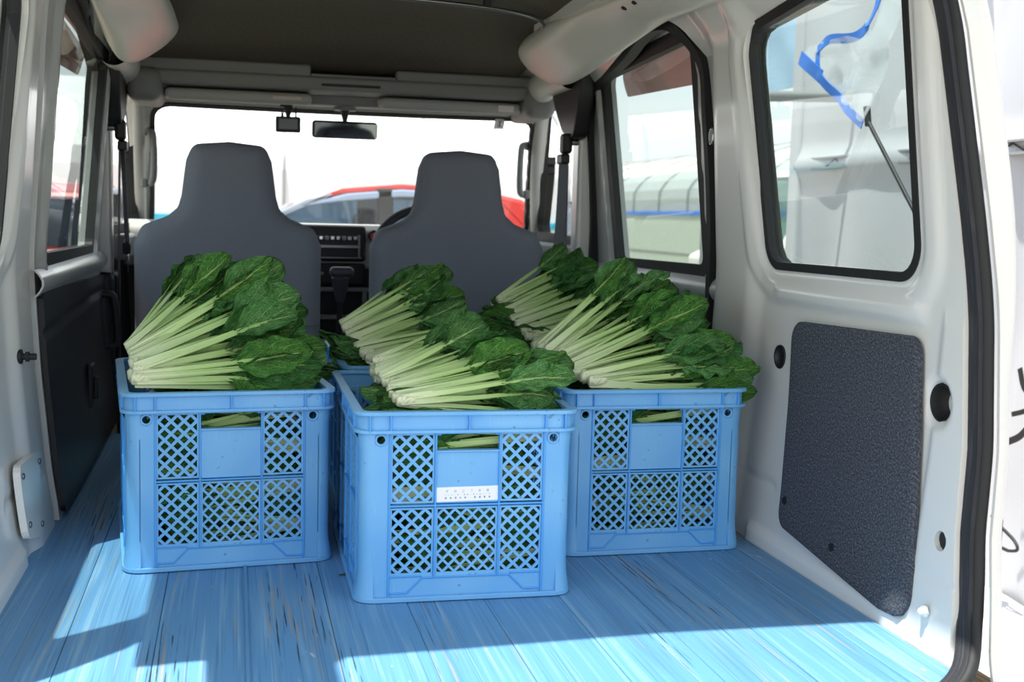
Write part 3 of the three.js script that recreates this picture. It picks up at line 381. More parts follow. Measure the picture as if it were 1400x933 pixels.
// ------------------------------------------------------------------ seats and belts
{
  const half = [[0.243, -0.02], [0.246, 0.53], [0.226, 0.578], [0.16, 0.604], [0.133, 0.628], [0.124, 0.66], [0.112, 0.755], [0.094, 0.797], [0.0, 0.806]], poly = [...half, ...half.slice(0, -1).reverse().map(([x, y]) => [-x, y])];
  const base = sdPoly(inset(poly, 0.03)), sd = (x, y) => base(x, y) - 0.03 + 0.012 * (1 - ss(y, 0.58, 0.7)) * 0, face = (x, y) => { const d = clamp(-sd(x, y) / 0.05, 0, 1); return -0.042 * (1 - Math.sqrt(1 - (1 - d) ** 2)) + 0.006 * Math.cos(x * 5) - 0.006 * ss(y, 0.58, 0.66); };
  const back = mergeGeometries([sheet({ u0: -0.26, u1: 0.26, v0: 0, v1: 0.82, step: 0.0085, sdf: sd, pos: (x, y) => new THREE.Vector3(x, y, face(x, y)), back: (x, y) => new THREE.Vector3(0, 0, -0.13 - 2 * face(x, y)) })].map(prep)); back.translate(0, 0, -0.004);
  planar(back, (x, y) => [x * 2.2, y * 2.2]);
  const seat = thing('front_seat', 'grey cloth front passenger seat seen from behind, left of the gear lever', 'seat', V3(-0.33, -0.02, 3.30), 0);
  const b = mesh('backrest', back, M.fabric, seat); b.position.y = 0.012;
  mesh('seam', [tube([[-0.236, 0.33, 0.001], [-0.1, 0.327, 0.002], [0.1, 0.327, 0.002], [0.236, 0.33, 0.001]].map((p) => new THREE.Vector3(...p)), 0.0018, 30, 6)], M.belt, seat);
  mesh('cushion', box(0.49, 0.14, 0.46, 0, 0.10, -0.33, 0.05), M.fabric, seat); mesh('seat_base', box(0.42, 0.2, 0.42, 0, -0.08, -0.33, 0.02), M.blackPlastic, seat);
  const seat2 = seat.clone(); seat2.name = numbered('front_seat'); seat2.position.copy(V3(0.30, -0.02, 3.30)); seat2.userData.label = 'grey cloth driver seat seen from behind, in front of the steering wheel'; scene.add(seat2);
  for (const s of [1, -1]) {
    const x = s * 0.632, t = thing('seat_belt', s > 0 ? 'grey seat belt hanging from the right door pillar with its tongue' : 'grey seat belt hanging from the left door pillar', 'seat belt', V3(x, 0.84, s > 0 ? 3.44 : 3.62));
    const an = mesh('anchor_cover', box(0.03, 0.06, 0.05, 0, -0.005, 0, 0.012), M.blackPlastic, t); mesh('bolt', cyl(0.009, 0.009, new THREE.Vector3(0, 0.0, 0), new THREE.Vector3(s * 0.035, 0.0, 0)), M.metal, an);
    mesh('guide', box(0.026, 0.03, 0.06, -s * 0.006, -0.05, -0.005, 0.007), M.darkTrim, t);
    mesh('webbing', [strap([[-s * 0.006, -0.055, 0.0], [-s * 0.012, -0.18, 0.01], [-s * 0.016, -0.33, 0.0]].map((p) => new THREE.Vector3(...p)), 0.045, 0.002, new THREE.Vector3(0.35, 0, 1).normalize()), strap([[s * 0.004, -0.055, -0.02], [s * 0.008, -0.25, -0.03], [s * 0.012, -0.75, -0.04]].map((p) => new THREE.Vector3(...p)), 0.045, 0.002, new THREE.Vector3(0.2, 0, 1).normalize())], M.belt, t);
    const tg = mesh('tongue_cover', box(0.022, 0.036, 0.05, 0, 0, 0, 0.007).rotateX(0.3).translate(-s * 0.016, -0.335, 0), M.blackPlastic, t); mesh('tongue', box(0.004, 0.055, 0.026, 0, 0, 0, 0.0015).rotateX(0.4).translate(-s * 0.02, -0.38, 0.012), M.chrome, tg);
  }
}
// ------------------------------------------------------------------ fittings on the side walls
{
  const WP = (s, D, y, o) => wallPoint(s, D, y, o);
  const c = sheet({ u0: 1.53, u1: 2.08, v0: 0.0, v1: 0.47, step: 0.006, flip: true, sdf: rpoly([[2.052, 0.436], [1.628, 0.448], [1.560, 0.027], [1.64, 0.022], [2.012, 0.062]], 0.034), pos: (D, v) => WP(1, D, v, -0.0125 - 0.003 * ss(-rpoly([[2.052, 0.436], [1.628, 0.448], [1.560, 0.027], [1.64, 0.022], [2.012, 0.062]], 0.034)(D, v), 0, 0.01)), back: new THREE.Vector3(0.008, 0, 0) });
  const p = thing('carpet_panel', 'dark grey felt carpet panel on the right wall below the rear window', 'panel'); mesh('felt', c, M.carpet, p);
  for (const [D, y] of [[1.80, 0.075], [1.99, 0.11]]) { const q = WP(1, D, y, -0.017); mesh('clip', new THREE.CylinderGeometry(0.007, 0.007, 0.003, 16).rotateZ(Math.PI / 2).translate(q.x, q.y, q.z), M.rubber, p); }
  const h = thing('stay_rod', 'thin grey metal rod standing by the wall behind the right crate', 'rod'); mesh('rod', tube([V3(0.668, 0.26, 2.22), V3(0.655, 0.268, 2.22), V3(0.648, 0.24, 2.22), V3(0.648, 0.05, 2.22), V3(0.655, 0.02, 2.22), V3(0.668, 0.022, 2.22)], 0.006, 40, 10), M.metal, h);
  // left pillar: striker and cover plate with screws, trim clip
  const st = thing('striker_pin', 'small black striker pin on the left white pillar', 'pin'); const a = WP(-1, 2.26, 0.345, -0.012); mesh('pin', [cyl(0.006, 0.006, a, a.clone().add(new THREE.Vector3(0.03, 0, 0))), cyl(0.009, 0.009, a.clone().add(new THREE.Vector3(0.012, 0, 0)), a.clone().add(new THREE.Vector3(0.018, 0, 0)))], M.blackPlastic, st); mesh('base', new THREE.CylinderGeometry(0.013, 0.013, 0.012, 16).rotateZ(Math.PI / 2).translate(a.x, a.y, a.z), M.rubber, st);
  const cp = thing('cover_plate', 'white access cover plate held by four screws low on the left pillar', 'cover'); const pl = rpoly([[2.12, 0.05], [2.12, 0.175], [2.33, 0.165], [2.25, 0.02]], 0.02);
  mesh('plate', sheet({ u0: 2.05, u1: 2.4, v0: 0, v1: 0.25, step: 0.008, sdf: pl, pos: (D, v) => WP(-1, D, v, -0.02), back: new THREE.Vector3(-0.012, 0, 0) }), M.white, cp);
  for (const [D, y] of [[2.135, 0.155], [2.305, 0.147], [2.14, 0.07], [2.245, 0.045]]) { const q = WP(-1, D, y, -0.022); mesh('screw', new THREE.SphereGeometry(0.006, 12, 8).scale(0.5, 1, 1).translate(q.x, q.y, q.z), M.metal, cp); }
  for (const s of [1, -1]) { const q = WP(s, 2.47, 0.80, 0.0); const t = thing('trim_clip', s > 0 ? 'small oval clear plug on the right pillar edge beside the sliding window' : 'small oval clear plug on the left pillar edge beside the door window', 'plug'); mesh('plug', new THREE.SphereGeometry(0.012, 16, 10).scale(0.35, 1.5, 1).translate(q.x, q.y, q.z), M.lightPlastic, t); mesh('rim', new THREE.TorusGeometry(0.011, 0.002, 8, 24).rotateY(Math.PI / 2).scale(1, 1.5, 1).translate(q.x - s * 0.001, q.y, q.z), M.chrome, t); }
}
// ------------------------------------------------------------------ tailgate, raised over the rear opening (out of frame; its window and edges let the sun in)
{
  const t = thing('tailgate', 'white raised tailgate hinged at the rear edge of the roof', 'tailgate', V3(0, 1.205, 1.57)); const win = rpoly([[-0.50, 0.115], [0.0, 0.085], [0.365, 0.09], [0.365, 0.50], [-0.50, 0.50]], 0.035);
  const P = (x, d) => new THREE.Vector3(x, 0.02 + 0.09 * d - 0.05 * d * d, d);
  mesh('panel', sheet({ u0: -0.67, u1: 0.68, v0: 0, v1: 1.0, step: 0.02, sdf: (x, d) => Math.max(rpoly([[-0.665, -0.05], [0.66, -0.05], [0.66, 0.98], [-0.665, 0.98]], 0.06)(x, d), -win(x, d)), pos: P, back: new THREE.Vector3(0, 0.04, 0) }), M.white, t);
  mesh('glass', sheet({ u0: -0.6, u1: 0.62, v0: 0.0, v1: 0.6, step: 0.03, sdf: win, pos: (x, d) => P(x, d).add(new THREE.Vector3(0, 0.03, 0)) }), M.clearGlass, t);
  mesh('wiper', [strap([new THREE.Vector3(0.02, 0.12, 0.62), new THREE.Vector3(0.25, 0.11, 0.60)], 0.012, 0.01, new THREE.Vector3(0, 0, 1))], M.blackPlastic, t);
}

// ------------------------------------------------------------------ crates
// crate frame: origin at the middle of its base, x across the front, front at z = +0.26, height 0.305
const CW = 0.1815, CD = 0.26, CH = 0.306;
function clipRect(poly, x0, y0, x1, y1) {
  for (const [ax, sg, lim] of [[0, 1, x0], [0, -1, -x1], [1, 1, y0], [1, -1, -y1]]) { const o = []; for (let i = 0; i < poly.length; i++) { const a = poly[i], b = poly[(i + 1) % poly.length], da = sg * a[ax] - lim, db = sg * b[ax] - lim; if (da >= 0) o.push(a); if ((da >= 0) !== (db >= 0)) { const t = da / (da - db); o.push([lerp(a[0], b[0], t), lerp(a[1], b[1], t)]); } } poly = o; if (!poly.length) break; }
  return poly;
}
function lattice(x0, y0, x1, y1, th = 0.003) {
  const s = new THREE.Shape([[x0, y0], [x1, y0], [x1, y1], [x0, y1]].map((p) => new THREE.Vector2(...p))), m = 0.003, nx = Math.round((x1 - x0) / 0.0205), px = (x1 - x0 - 2 * m) / nx, ny = Math.round((y1 - y0) / 0.021), py = (y1 - y0 - 2 * m) / ny, h = 0.0071;
  for (let j = 0; j <= 2 * ny; j++) for (let i = 0; i <= 2 * nx; i++) { if ((i + j) % 2) continue; const cx = x0 + m + i * px / 2, cy = y0 + m + j * py / 2, q = clipRect([[cx - h, cy], [cx, cy - h], [cx + h, cy], [cx, cy + h]], x0 + m, y0 + m, x1 - m, y1 - m); if (q.length < 3) continue; s.holes.push(new THREE.Path(q.map((p) => new THREE.Vector2(...p)))); }
  return new THREE.ExtrudeGeometry(s, { depth: th, bevelEnabled: false }).translate(0, 0, -th);
}
function ringShape(a, b, r, t) { const rs = (sh, A, B, R) => { sh.moveTo(-A + R, -B); sh.lineTo(A - R, -B); sh.quadraticCurveTo(A, -B, A, -B + R); sh.lineTo(A, B - R); sh.quadraticCurveTo(A, B, A - R, B); sh.lineTo(-A + R, B); sh.quadraticCurveTo(-A, B, -A, B - R); sh.lineTo(-A, -B + R); sh.quadraticCurveTo(-A, -B, -A + R, -B); return sh; }; const s = rs(new THREE.Shape(), a, b, r); if (t) s.holes.push(rs(new THREE.Path(), a - t, b - t, Math.max(0.004, r - t))); return s; }
const ringY = (a, b, r, t, y0, y1, bev = 0.0012) => new THREE.ExtrudeGeometry(ringShape(a, b, r, t), { depth: y1 - y0 - 2 * bev, bevelEnabled: true, bevelSize: bev, bevelThickness: bev, bevelOffset: -bev, bevelSegments: 2, curveSegments: 10 }).rotateX(-Math.PI / 2).translate(0, y0 + bev, 0);
const uvBox = (g) => { g = prep(g); const p = g.attributes.position, n = g.attributes.normal; const uv = new Float32Array(p.count * 2); for (let i = 0; i < p.count; i++) { const ax = Math.abs(n.getX(i)), ay = Math.abs(n.getY(i)), az = Math.abs(n.getZ(i)); const [a, b] = az >= ax && az >= ay ? [p.getX(i), p.getY(i)] : ax >= ay ? [p.getZ(i) + 0.37, p.getY(i)] : [p.getX(i), p.getZ(i)]; uv[i * 2] = a; uv[i * 2 + 1] = b; } g.setAttribute('uv', new THREE.BufferAttribute(uv, 2)); return g; };
function flipTris(g) { for (const k of ['position', 'normal', 'uv']) { const a = g.attributes[k], n = a.itemSize, d = a.array; for (let i = 0; i + 2 < a.count; i += 3) for (let q = 0; q < n; q++) { const t = d[(i + 1) * n + q]; d[(i + 1) * n + q] = d[(i + 2) * n + q]; d[(i + 2) * n + q] = t; } } }
function makeCrate() {
  const t = thing('harvest_crate', '-', 'crate');
  const part = (name, gs, m = M.crate) => mesh(name, (Array.isArray(gs) ? gs : [gs]).map(uvBox), m, t);
  part('rim', [ringY(CW, CD, 0.034, 0.016, 0.2995, CH), ringY(CW - 0.007, CD - 0.007, 0.03, 0.0035, 0.272, 0.302), ringY(CW - 0.001, CD - 0.001, 0.034, 0.010, 0.271, 0.2765)]);
  part('base', [ringY(CW - 0.006, CD - 0.006, 0.036, 0, 0.0, 0.006), ringY(CW - 0.003, CD - 0.003, 0.038, 0.006, 0.0, 0.008)]);
  // rim ribs
  for (const z of [1, -1]) for (const x of [-0.157, -0.1246, 0, 0.1246, 0.157]) part('rim_rib', box(0.003, 0.026, 0.006, x, 0.287, z * (CD - 0.0045), 0.0008), M.crateEdge);
  for (const x of [1, -1]) for (const z of [-0.22, -0.12, 0, 0.12, 0.22]) part('rim_rib', box(0.006, 0.026, 0.003, x * (CW - 0.0045), 0.287, z, 0.0008), M.crateEdge);
  // rounded corner posts, each with an eyelet hole near the top of the short side
  for (const sx of [1, -1]) for (const sz of [1, -1]) {
    const A = CW - 0.0105, B = CD - 0.0105, r = 0.0195, th = 0.003, pts = [[0.1486, B], [A - r, B]]; for (let k = 1; k < 9; k++) { const a = Math.PI / 2 * k / 9; pts.push([A - r + r * Math.sin(a), B - r + r * Math.cos(a)]); } pts.push([A, B - r], [A, 0.205]);
    const P = (u) => { const f = u * (pts.length - 1), i = Math.min(pts.length - 2, Math.floor(f)), k = f - i; return [lerp(pts[i][0], pts[i + 1][0], k), lerp(pts[i][1], pts[i + 1][1], k)]; };
    const N = (u) => { const a = P(Math.max(0, u - 0.04)), b = P(Math.min(1, u + 0.04)), dx = b[0] - a[0], dy = b[1] - a[1], l = Math.hypot(dx, dy); return [-dy / l * -1, dx / l * -1]; };
    const fl = (y) => 0.0055 * (1 - ss(y, 0, 0.05)) + 0.002 * ss(y, 0.24, 0.272);
    const shell = sheet({ u0: 0, u1: 1, v0: 0.004, v1: 0.274, step: 0.016, flip: sx * sz < 0, sdf: () => -1, pos: (u, v) => { const p = P(u), n = N(u), k = fl(v); return new THREE.Vector3(sx * (p[0] + Math.abs(n[0]) * k), v, sz * (p[1] + Math.abs(n[1]) * k)); }, back: (u) => { const n = N(u); return new THREE.Vector3(-sx * Math.abs(n[0]) * th, 0, -sz * Math.abs(n[1]) * th); } });
    const sh = new THREE.Shape([[0.1236, 0.004], [0.1505, 0.004], [0.1505, 0.274], [0.1236, 0.274]].map((p) => new THREE.Vector2(...p))); sh.holes.push(new THREE.Path().absarc(0.139, 0.2605, 0.0068, 0, Math.PI * 2, true));
    const fg = new THREE.ExtrudeGeometry(sh, { depth: th, bevelEnabled: false, curveSegments: 10 }); fg.translate(0, 0, B - th); fg.scale(sx, 1, sz); if (sx * sz < 0) flipTris(fg);
    const post = part('corner_post', [shell, fg]);
    mesh('eyelet', uvBox(new THREE.TorusGeometry(0.0083, 0.0021, 8, 24).translate(sx * 0.139, 0.2605, sz * (B + 0.0006))), M.crate, post);
    const fin = extrude([[0, 0.004], [0.0075, 0.004], [0, 0.04]], 0.003).rotateY(-Math.PI / 2 ); if (sz < 0) fin.rotateY(Math.PI); fin.translate(sx * 0.1505 + 0.0015 * sz, 0, sz * (B - 0.001)); mesh('foot_fin', uvBox(fin), M.crate, post);
    const tri = extrude([[0, 0.272], [0.012, 0.272], [0, 0.250]], 0.003); if (sx < 0) tri.scale(-1, 1, 1); tri.translate(sx * (A - 0.004), 0, sz * (B - 0.03)); mesh('rim_gusset', uvBox(tri), M.crate, post);
  }
  // short ends with hand hole
  for (const sz of [1, -1]) {
    const zf = CD - 0.008, R = (x0, x1, y0, y1, d = 0.009) => box(x1 - x0, y1 - y0, d, (x0 + x1) / 2, (y0 + y1) / 2, sz * (zf - d / 2), 0.0009);
    for (const x of [-0.1246, 0.1246]) part('rib', R(x - 0.0016, x + 0.0016, 0.006, 0.272), M.crateEdge);
    for (const x of [-0.0517, 0.0517]) part('rib', R(x - 0.0016, x + 0.0016, 0.036, 0.272), M.crateEdge);
    part('rib', R(-0.1246, 0.1246, 0.1525, 0.1557), M.crateEdge);
    const z0 = zf - 0.0035, pl = (x0, x1, y0, y1, d = 0.003) => box(x1 - x0, y1 - y0, d, (x0 + x1) / 2, (y0 + y1) / 2, sz * (z0 - d / 2), 0.0006);
    const lat = (a, b, c, d) => { const g = lattice(a, b, c, d); g.translate(0, 0, z0); if (sz < 0) g.rotateY(Math.PI); part('lattice_panel', g); };
    lat(-0.123, 0.158, -0.0535, 0.270); lat(0.0535, 0.158, 0.123, 0.270); lat(-0.123, 0.042, -0.0535, 0.1505); lat(-0.050, 0.042, 0.050, 0.1505); lat(0.0535, 0.042, 0.123, 0.1505);
    part('hand_hole_panel', [pl(-0.0505, 0.0505, 0.157, 0.240), R(-0.0505, 0.0505, 0.2395, 0.2425, 0.014)]);
    part('hand_hole_edge', [R(-0.0505, 0.0505, 0.269, 0.273, 0.012), box(0.008, 0.004, 0.01, -0.0475, 0.2685, sz * (zf - 0.006), 0.001), box(0.008, 0.004, 0.01, 0.0475, 0.2685, sz * (zf - 0.006), 0.001)], M.crateEdge);
    part('foot_panel', [pl(-0.1236, 0.1236, 0.004, 0.0425)]);
    const rib = (a, b) => cyl(0.0016, 0.0016, new THREE.Vector3(a[0], a[1], sz * (z0 + 0.0008)), new THREE.Vector3(b[0], b[1], sz * (z0 + 0.0008)), 6);
    part('foot_rib', [rib([-0.071, 0.037], [0.071, 0.037]), rib([0.071, 0.037], [0.095, 0.013]), rib([-0.071, 0.037], [-0.095, 0.013]), rib([0.095, 0.013], [0.1246, 0.013]), rib([-0.095, 0.013], [-0.1246, 0.013]), rib([-0.1246, 0.040], [-0.072, 0.040]), rib([0.1246, 0.040], [0.072, 0.040])], M.crateEdge);
  }
  // long sides
  for (const sx of [1, -1]) {
    const xf = CW - 0.008, cells = [-0.204, -0.102, 0, 0.102, 0.204], R = (z0, z1, y0, y1, d = 0.009) => box(d, y1 - y0, z1 - z0, sx * (xf - d / 2), (y0 + y1) / 2, (z0 + z1) / 2, 0.0009);
    for (const z of cells) part('rib', R(z - 0.0016, z + 0.0016, 0.006, 0.272), M.crateEdge);
    part('rib', R(-0.204, 0.204, 0.1525, 0.1557), M.crateEdge); part('rib', R(-0.204, 0.204, 0.036, 0.039), M.crateEdge);
    for (let k = 0; k < 4; k++) for (const [y0, y1] of [[0.042, 0.1505], [0.158, 0.270]]) { const g = lattice(cells[k] + 0.002, y0, cells[k + 1] - 0.002, y1); g.rotateY(sx * Math.PI / 2).translate(sx * (xf - 0.0035), 0, 0); part('lattice_panel', g); }
    part('foot_panel', box(0.003, 0.038, 0.41, sx * (xf - 0.005), 0.022, 0, 0.0006));
  }
  return t;
}
const crateSpots = [
  [-0.321, 2.068, -0.1027, 'blue plastic crate of greens at the left, alone in front of the passenger seat'],
  [0.045, 1.836, 0.0064, 'blue plastic crate in the middle of the front row with a white printed label'],
  [0.441, 2.054, -0.0188, 'blue plastic crate of greens at the right beside the white wall'],
  [0.074, 2.405, 0.004, 'blue plastic crate behind the labelled middle crate, rim showing at its left corner'],
  [0.470, 2.605, -0.01, 'blue plastic crate behind the right crate, almost hidden under tall greens'],
];
const crates = [];
{
  const c0 = makeCrate();
  crateSpots.forEach(([x, D, rot, label], i) => {
    const c = i ? c0.clone() : c0; if (i) { c.name = numbered('harvest_crate'); scene.add(c); }
    c.rotation.y = -rot; c.position.copy(V3(x, 0.0012, D)).add(new THREE.Vector3(0, 0, -CD).applyAxisAngle(new THREE.Vector3(0, 1, 0), -rot)); c.userData = { label, category: 'crate', group: 'blue harvest crates on the van floor' }; crates.push(c); c.updateMatrixWorld(true);
  });
  // printed paper label on the middle crate
  const cv = document.createElement('canvas'); cv.width = 1024; cv.height = 256; const q = cv.getContext('2d'); q.fillStyle = '#f1f1f4'; q.fillRect(0, 0, 1024, 256); q.lineCap = 'butt';
  const G = { // strokes on a 10 x 10 grid
    hei: [[1, 1, 9, 1], [2.6, 2.4, 3.6, 4.4], [7.4, 2.4, 6.4, 4.4], [0.5, 5.6, 9.5, 5.6], [5, 1, 5, 10]],
    sei: [[1.5, 2.6, 9.5, 2.6], [2, 2.6, 1.8, 6], [1.8, 6, 0.8, 9.6], [2, 5, 4.6, 5], [4.6, 5, 4.4, 8], [4.4, 8, 3.2, 8], [5.6, 0.4, 6.4, 5], [6.4, 5, 9.4, 9.4], [8.4, 4, 5, 9.4], [7.2, 0.4, 8.6, 1.6]],
    nen: [[3, 0.5, 1.2, 3.6], [2.4, 2, 9, 2], [3, 4.6, 8.6, 4.6], [3, 4.6, 3, 7], [0.5, 7, 9.6, 7], [5.8, 2, 5.8, 10]],
    do: [[5, 0.2, 5, 1.6], [1.4, 1.6, 9.4, 1.6], [1.6, 1.6, 0.6, 9.6], [2.6, 3.6, 9.4, 3.6], [4, 2.4, 4, 5.4], [7.4, 2.4, 7.4, 5.4], [4, 5.4, 7.4, 5.4], [3, 6.8, 8.4, 6.8], [8.4, 6.8, 3, 9.8], [4, 7.2, 9.4, 9.8]],
    two: [[2, 3, 3, 1.2], [3, 1.2, 6, 0.8], [6, 0.8, 7.6, 2.6], [7.6, 2.6, 6.8, 4.8], [6.8, 4.8, 2, 9.4], [2, 9.4, 8, 9.4]], seven: [[2, 1, 8, 1], [8, 1, 4.6, 9.6], [2, 1, 2, 2.4]],
    no: [[1, 1, 9, 1], [3.5, 0, 3.5, 2.4], [6.5, 0, 6.5, 2.4], [1.5, 3, 8.5, 3], [1.5, 3, 1.5, 5.6], [8.5, 3, 8.5, 5.6], [1.5, 5.6, 8.5, 5.6], [5, 2, 5, 5.6], [1, 7, 9, 7], [2, 7, 1, 10], [4, 8.4, 8, 8.4], [4, 7, 4, 10], [6, 8, 9, 10]],
    gyo: [[3.6, 0, 3.6, 2.6], [6.4, 0, 6.4, 2.6], [1, 2.8, 9, 2.8], [2, 4.4, 8, 4.4], [2.4, 5.8, 7.6, 5.8], [0.8, 7.2, 9.2, 7.2], [5, 2.8, 5, 10], [4.6, 7.4, 1.2, 9.8], [5.4, 7.4, 8.8, 9.8]],
    kei: [[1, 1.4, 4, 1.4], [0.6, 3, 4.2, 3], [1, 4.6, 4, 4.6], [1.2, 6.2, 3.8, 6.2], [1.2, 6.2, 1.2, 9], [3.8, 6.2, 3.8, 9], [1.2, 9, 3.8, 9], [5, 4, 9.6, 4], [7.3, 0.5, 7.3, 10]],
    sei2: [[0.8, 1.4, 5, 1.4], [3, 0, 3, 4.6], [1, 2.4, 4.8, 2.4], [1, 2.4, 1, 3.8], [4.8, 2.4, 4.8, 3.8], [6.4, 0.4, 5.6, 2.4], [6, 1.4, 9.4, 1.4], [8.6, 1.4, 5.6, 4.8], [6.4, 2, 9.4, 4.8], [1, 6, 9, 6], [5, 6, 5, 9.4], [5, 7.6, 8, 7.6], [2.4, 7.4, 2.4, 9.4], [0.8, 9.5, 9.2, 9.5]],
    bi: [[0.4, 3, 3, 0.6], [2, 2, 2, 10], [3.4, 1.6, 9.6, 1.6], [5, 0.2, 5, 3], [8, 0.2, 8, 3], [3.6, 3.6, 9.4, 3.6], [4, 3.6, 3.2, 9.6], [4.6, 5, 9, 5], [4.6, 5, 4.6, 10], [9, 5, 9, 10], [4.6, 7, 9, 7], [6.8, 5, 6.8, 10]],
    ji: [[1, 1.2, 9, 1.2], [5, 0, 5, 10], [2.4, 2.4, 7.6, 2.4], [2.4, 4, 7.6, 4], [2.4, 2.4, 2.4, 4], [7.6, 2.4, 7.6, 4], [2, 5.4, 8, 5.4], [0.8, 6.8, 9.2, 6.8], [2, 8.2, 8, 8.2], [8, 5.4, 8, 8.2]],
    na: [[1, 2, 6, 2], [3, 0.5, 1.6, 5], [6.5, 1, 9, 3], [6, 4.5, 6, 8], [6, 8, 4, 9], [4, 9, 6.5, 8.6], [6.5, 8.6, 8, 9.6]], dot: [[4.4, 4.6, 5.6, 5.8]], shi: [[3, 0.5, 3, 8], [3, 8, 5, 9.6], [5, 9.6, 8, 8]], ki: [[1.5, 2, 8.5, 1.5], [1.5, 4, 8.5, 3.6], [4, 0.4, 7, 6.4], [2.6, 6.6, 3, 9], [3, 9, 7.4, 9.6]],
  };
  const put = (k, x, y, s, lw, a) => { q.strokeStyle = `rgba(70,74,84,${a})`; q.lineWidth = lw; for (const [x0, y0, x1, y1] of G[k]) { q.beginPath(); q.moveTo(x + x0 * s / 10, y + y0 * s / 10); q.lineTo(x + x1 * s / 10, y + y1 * s / 10); q.stroke(); } };
  ['hei', 'sei', 'two', 'seven', 'nen', 'do'].forEach((k, i) => put(k, 150 + i * 134, 50, 50, 4, 0.62));
  ['na', 'shi', 'ki', 'shi', 'no', 'dot', 'bi', 'sei2', 'shi', 'ji', 'na', 'gyo', 'na', 'shi', 'ki'].forEach((k, i) => put(k, 136 + i * 52, 128, 22, 3.2, 0.6));
  ['no', 'gyo', 'sei2', 'kei', 'gyo', 'dot', 'sei2', 'bi', 'ji', 'gyo'].forEach((k, i) => put(k, 136 + i * 80, 174, 36, 4.4, 0.72));
  const lt = new THREE.CanvasTexture(cv); lt.colorSpace = THREE.SRGBColorSpace;
  const lg = planar(box(0.1005, 0.0235, 0.0006, 0, 0, 0, 0.0002), (x, y) => [x / 0.1005 + 0.5, y / 0.0235 + 0.5]);
  const lb = mesh('paper_label', lg, std({ map: lt, roughness: 0.5 }), crates[1]); lb.position.set(0.0005, 0.1715, CD - 0.0112); lb.rotation.z = 0.012; lb.userData.label = 'white printed paper label';
}

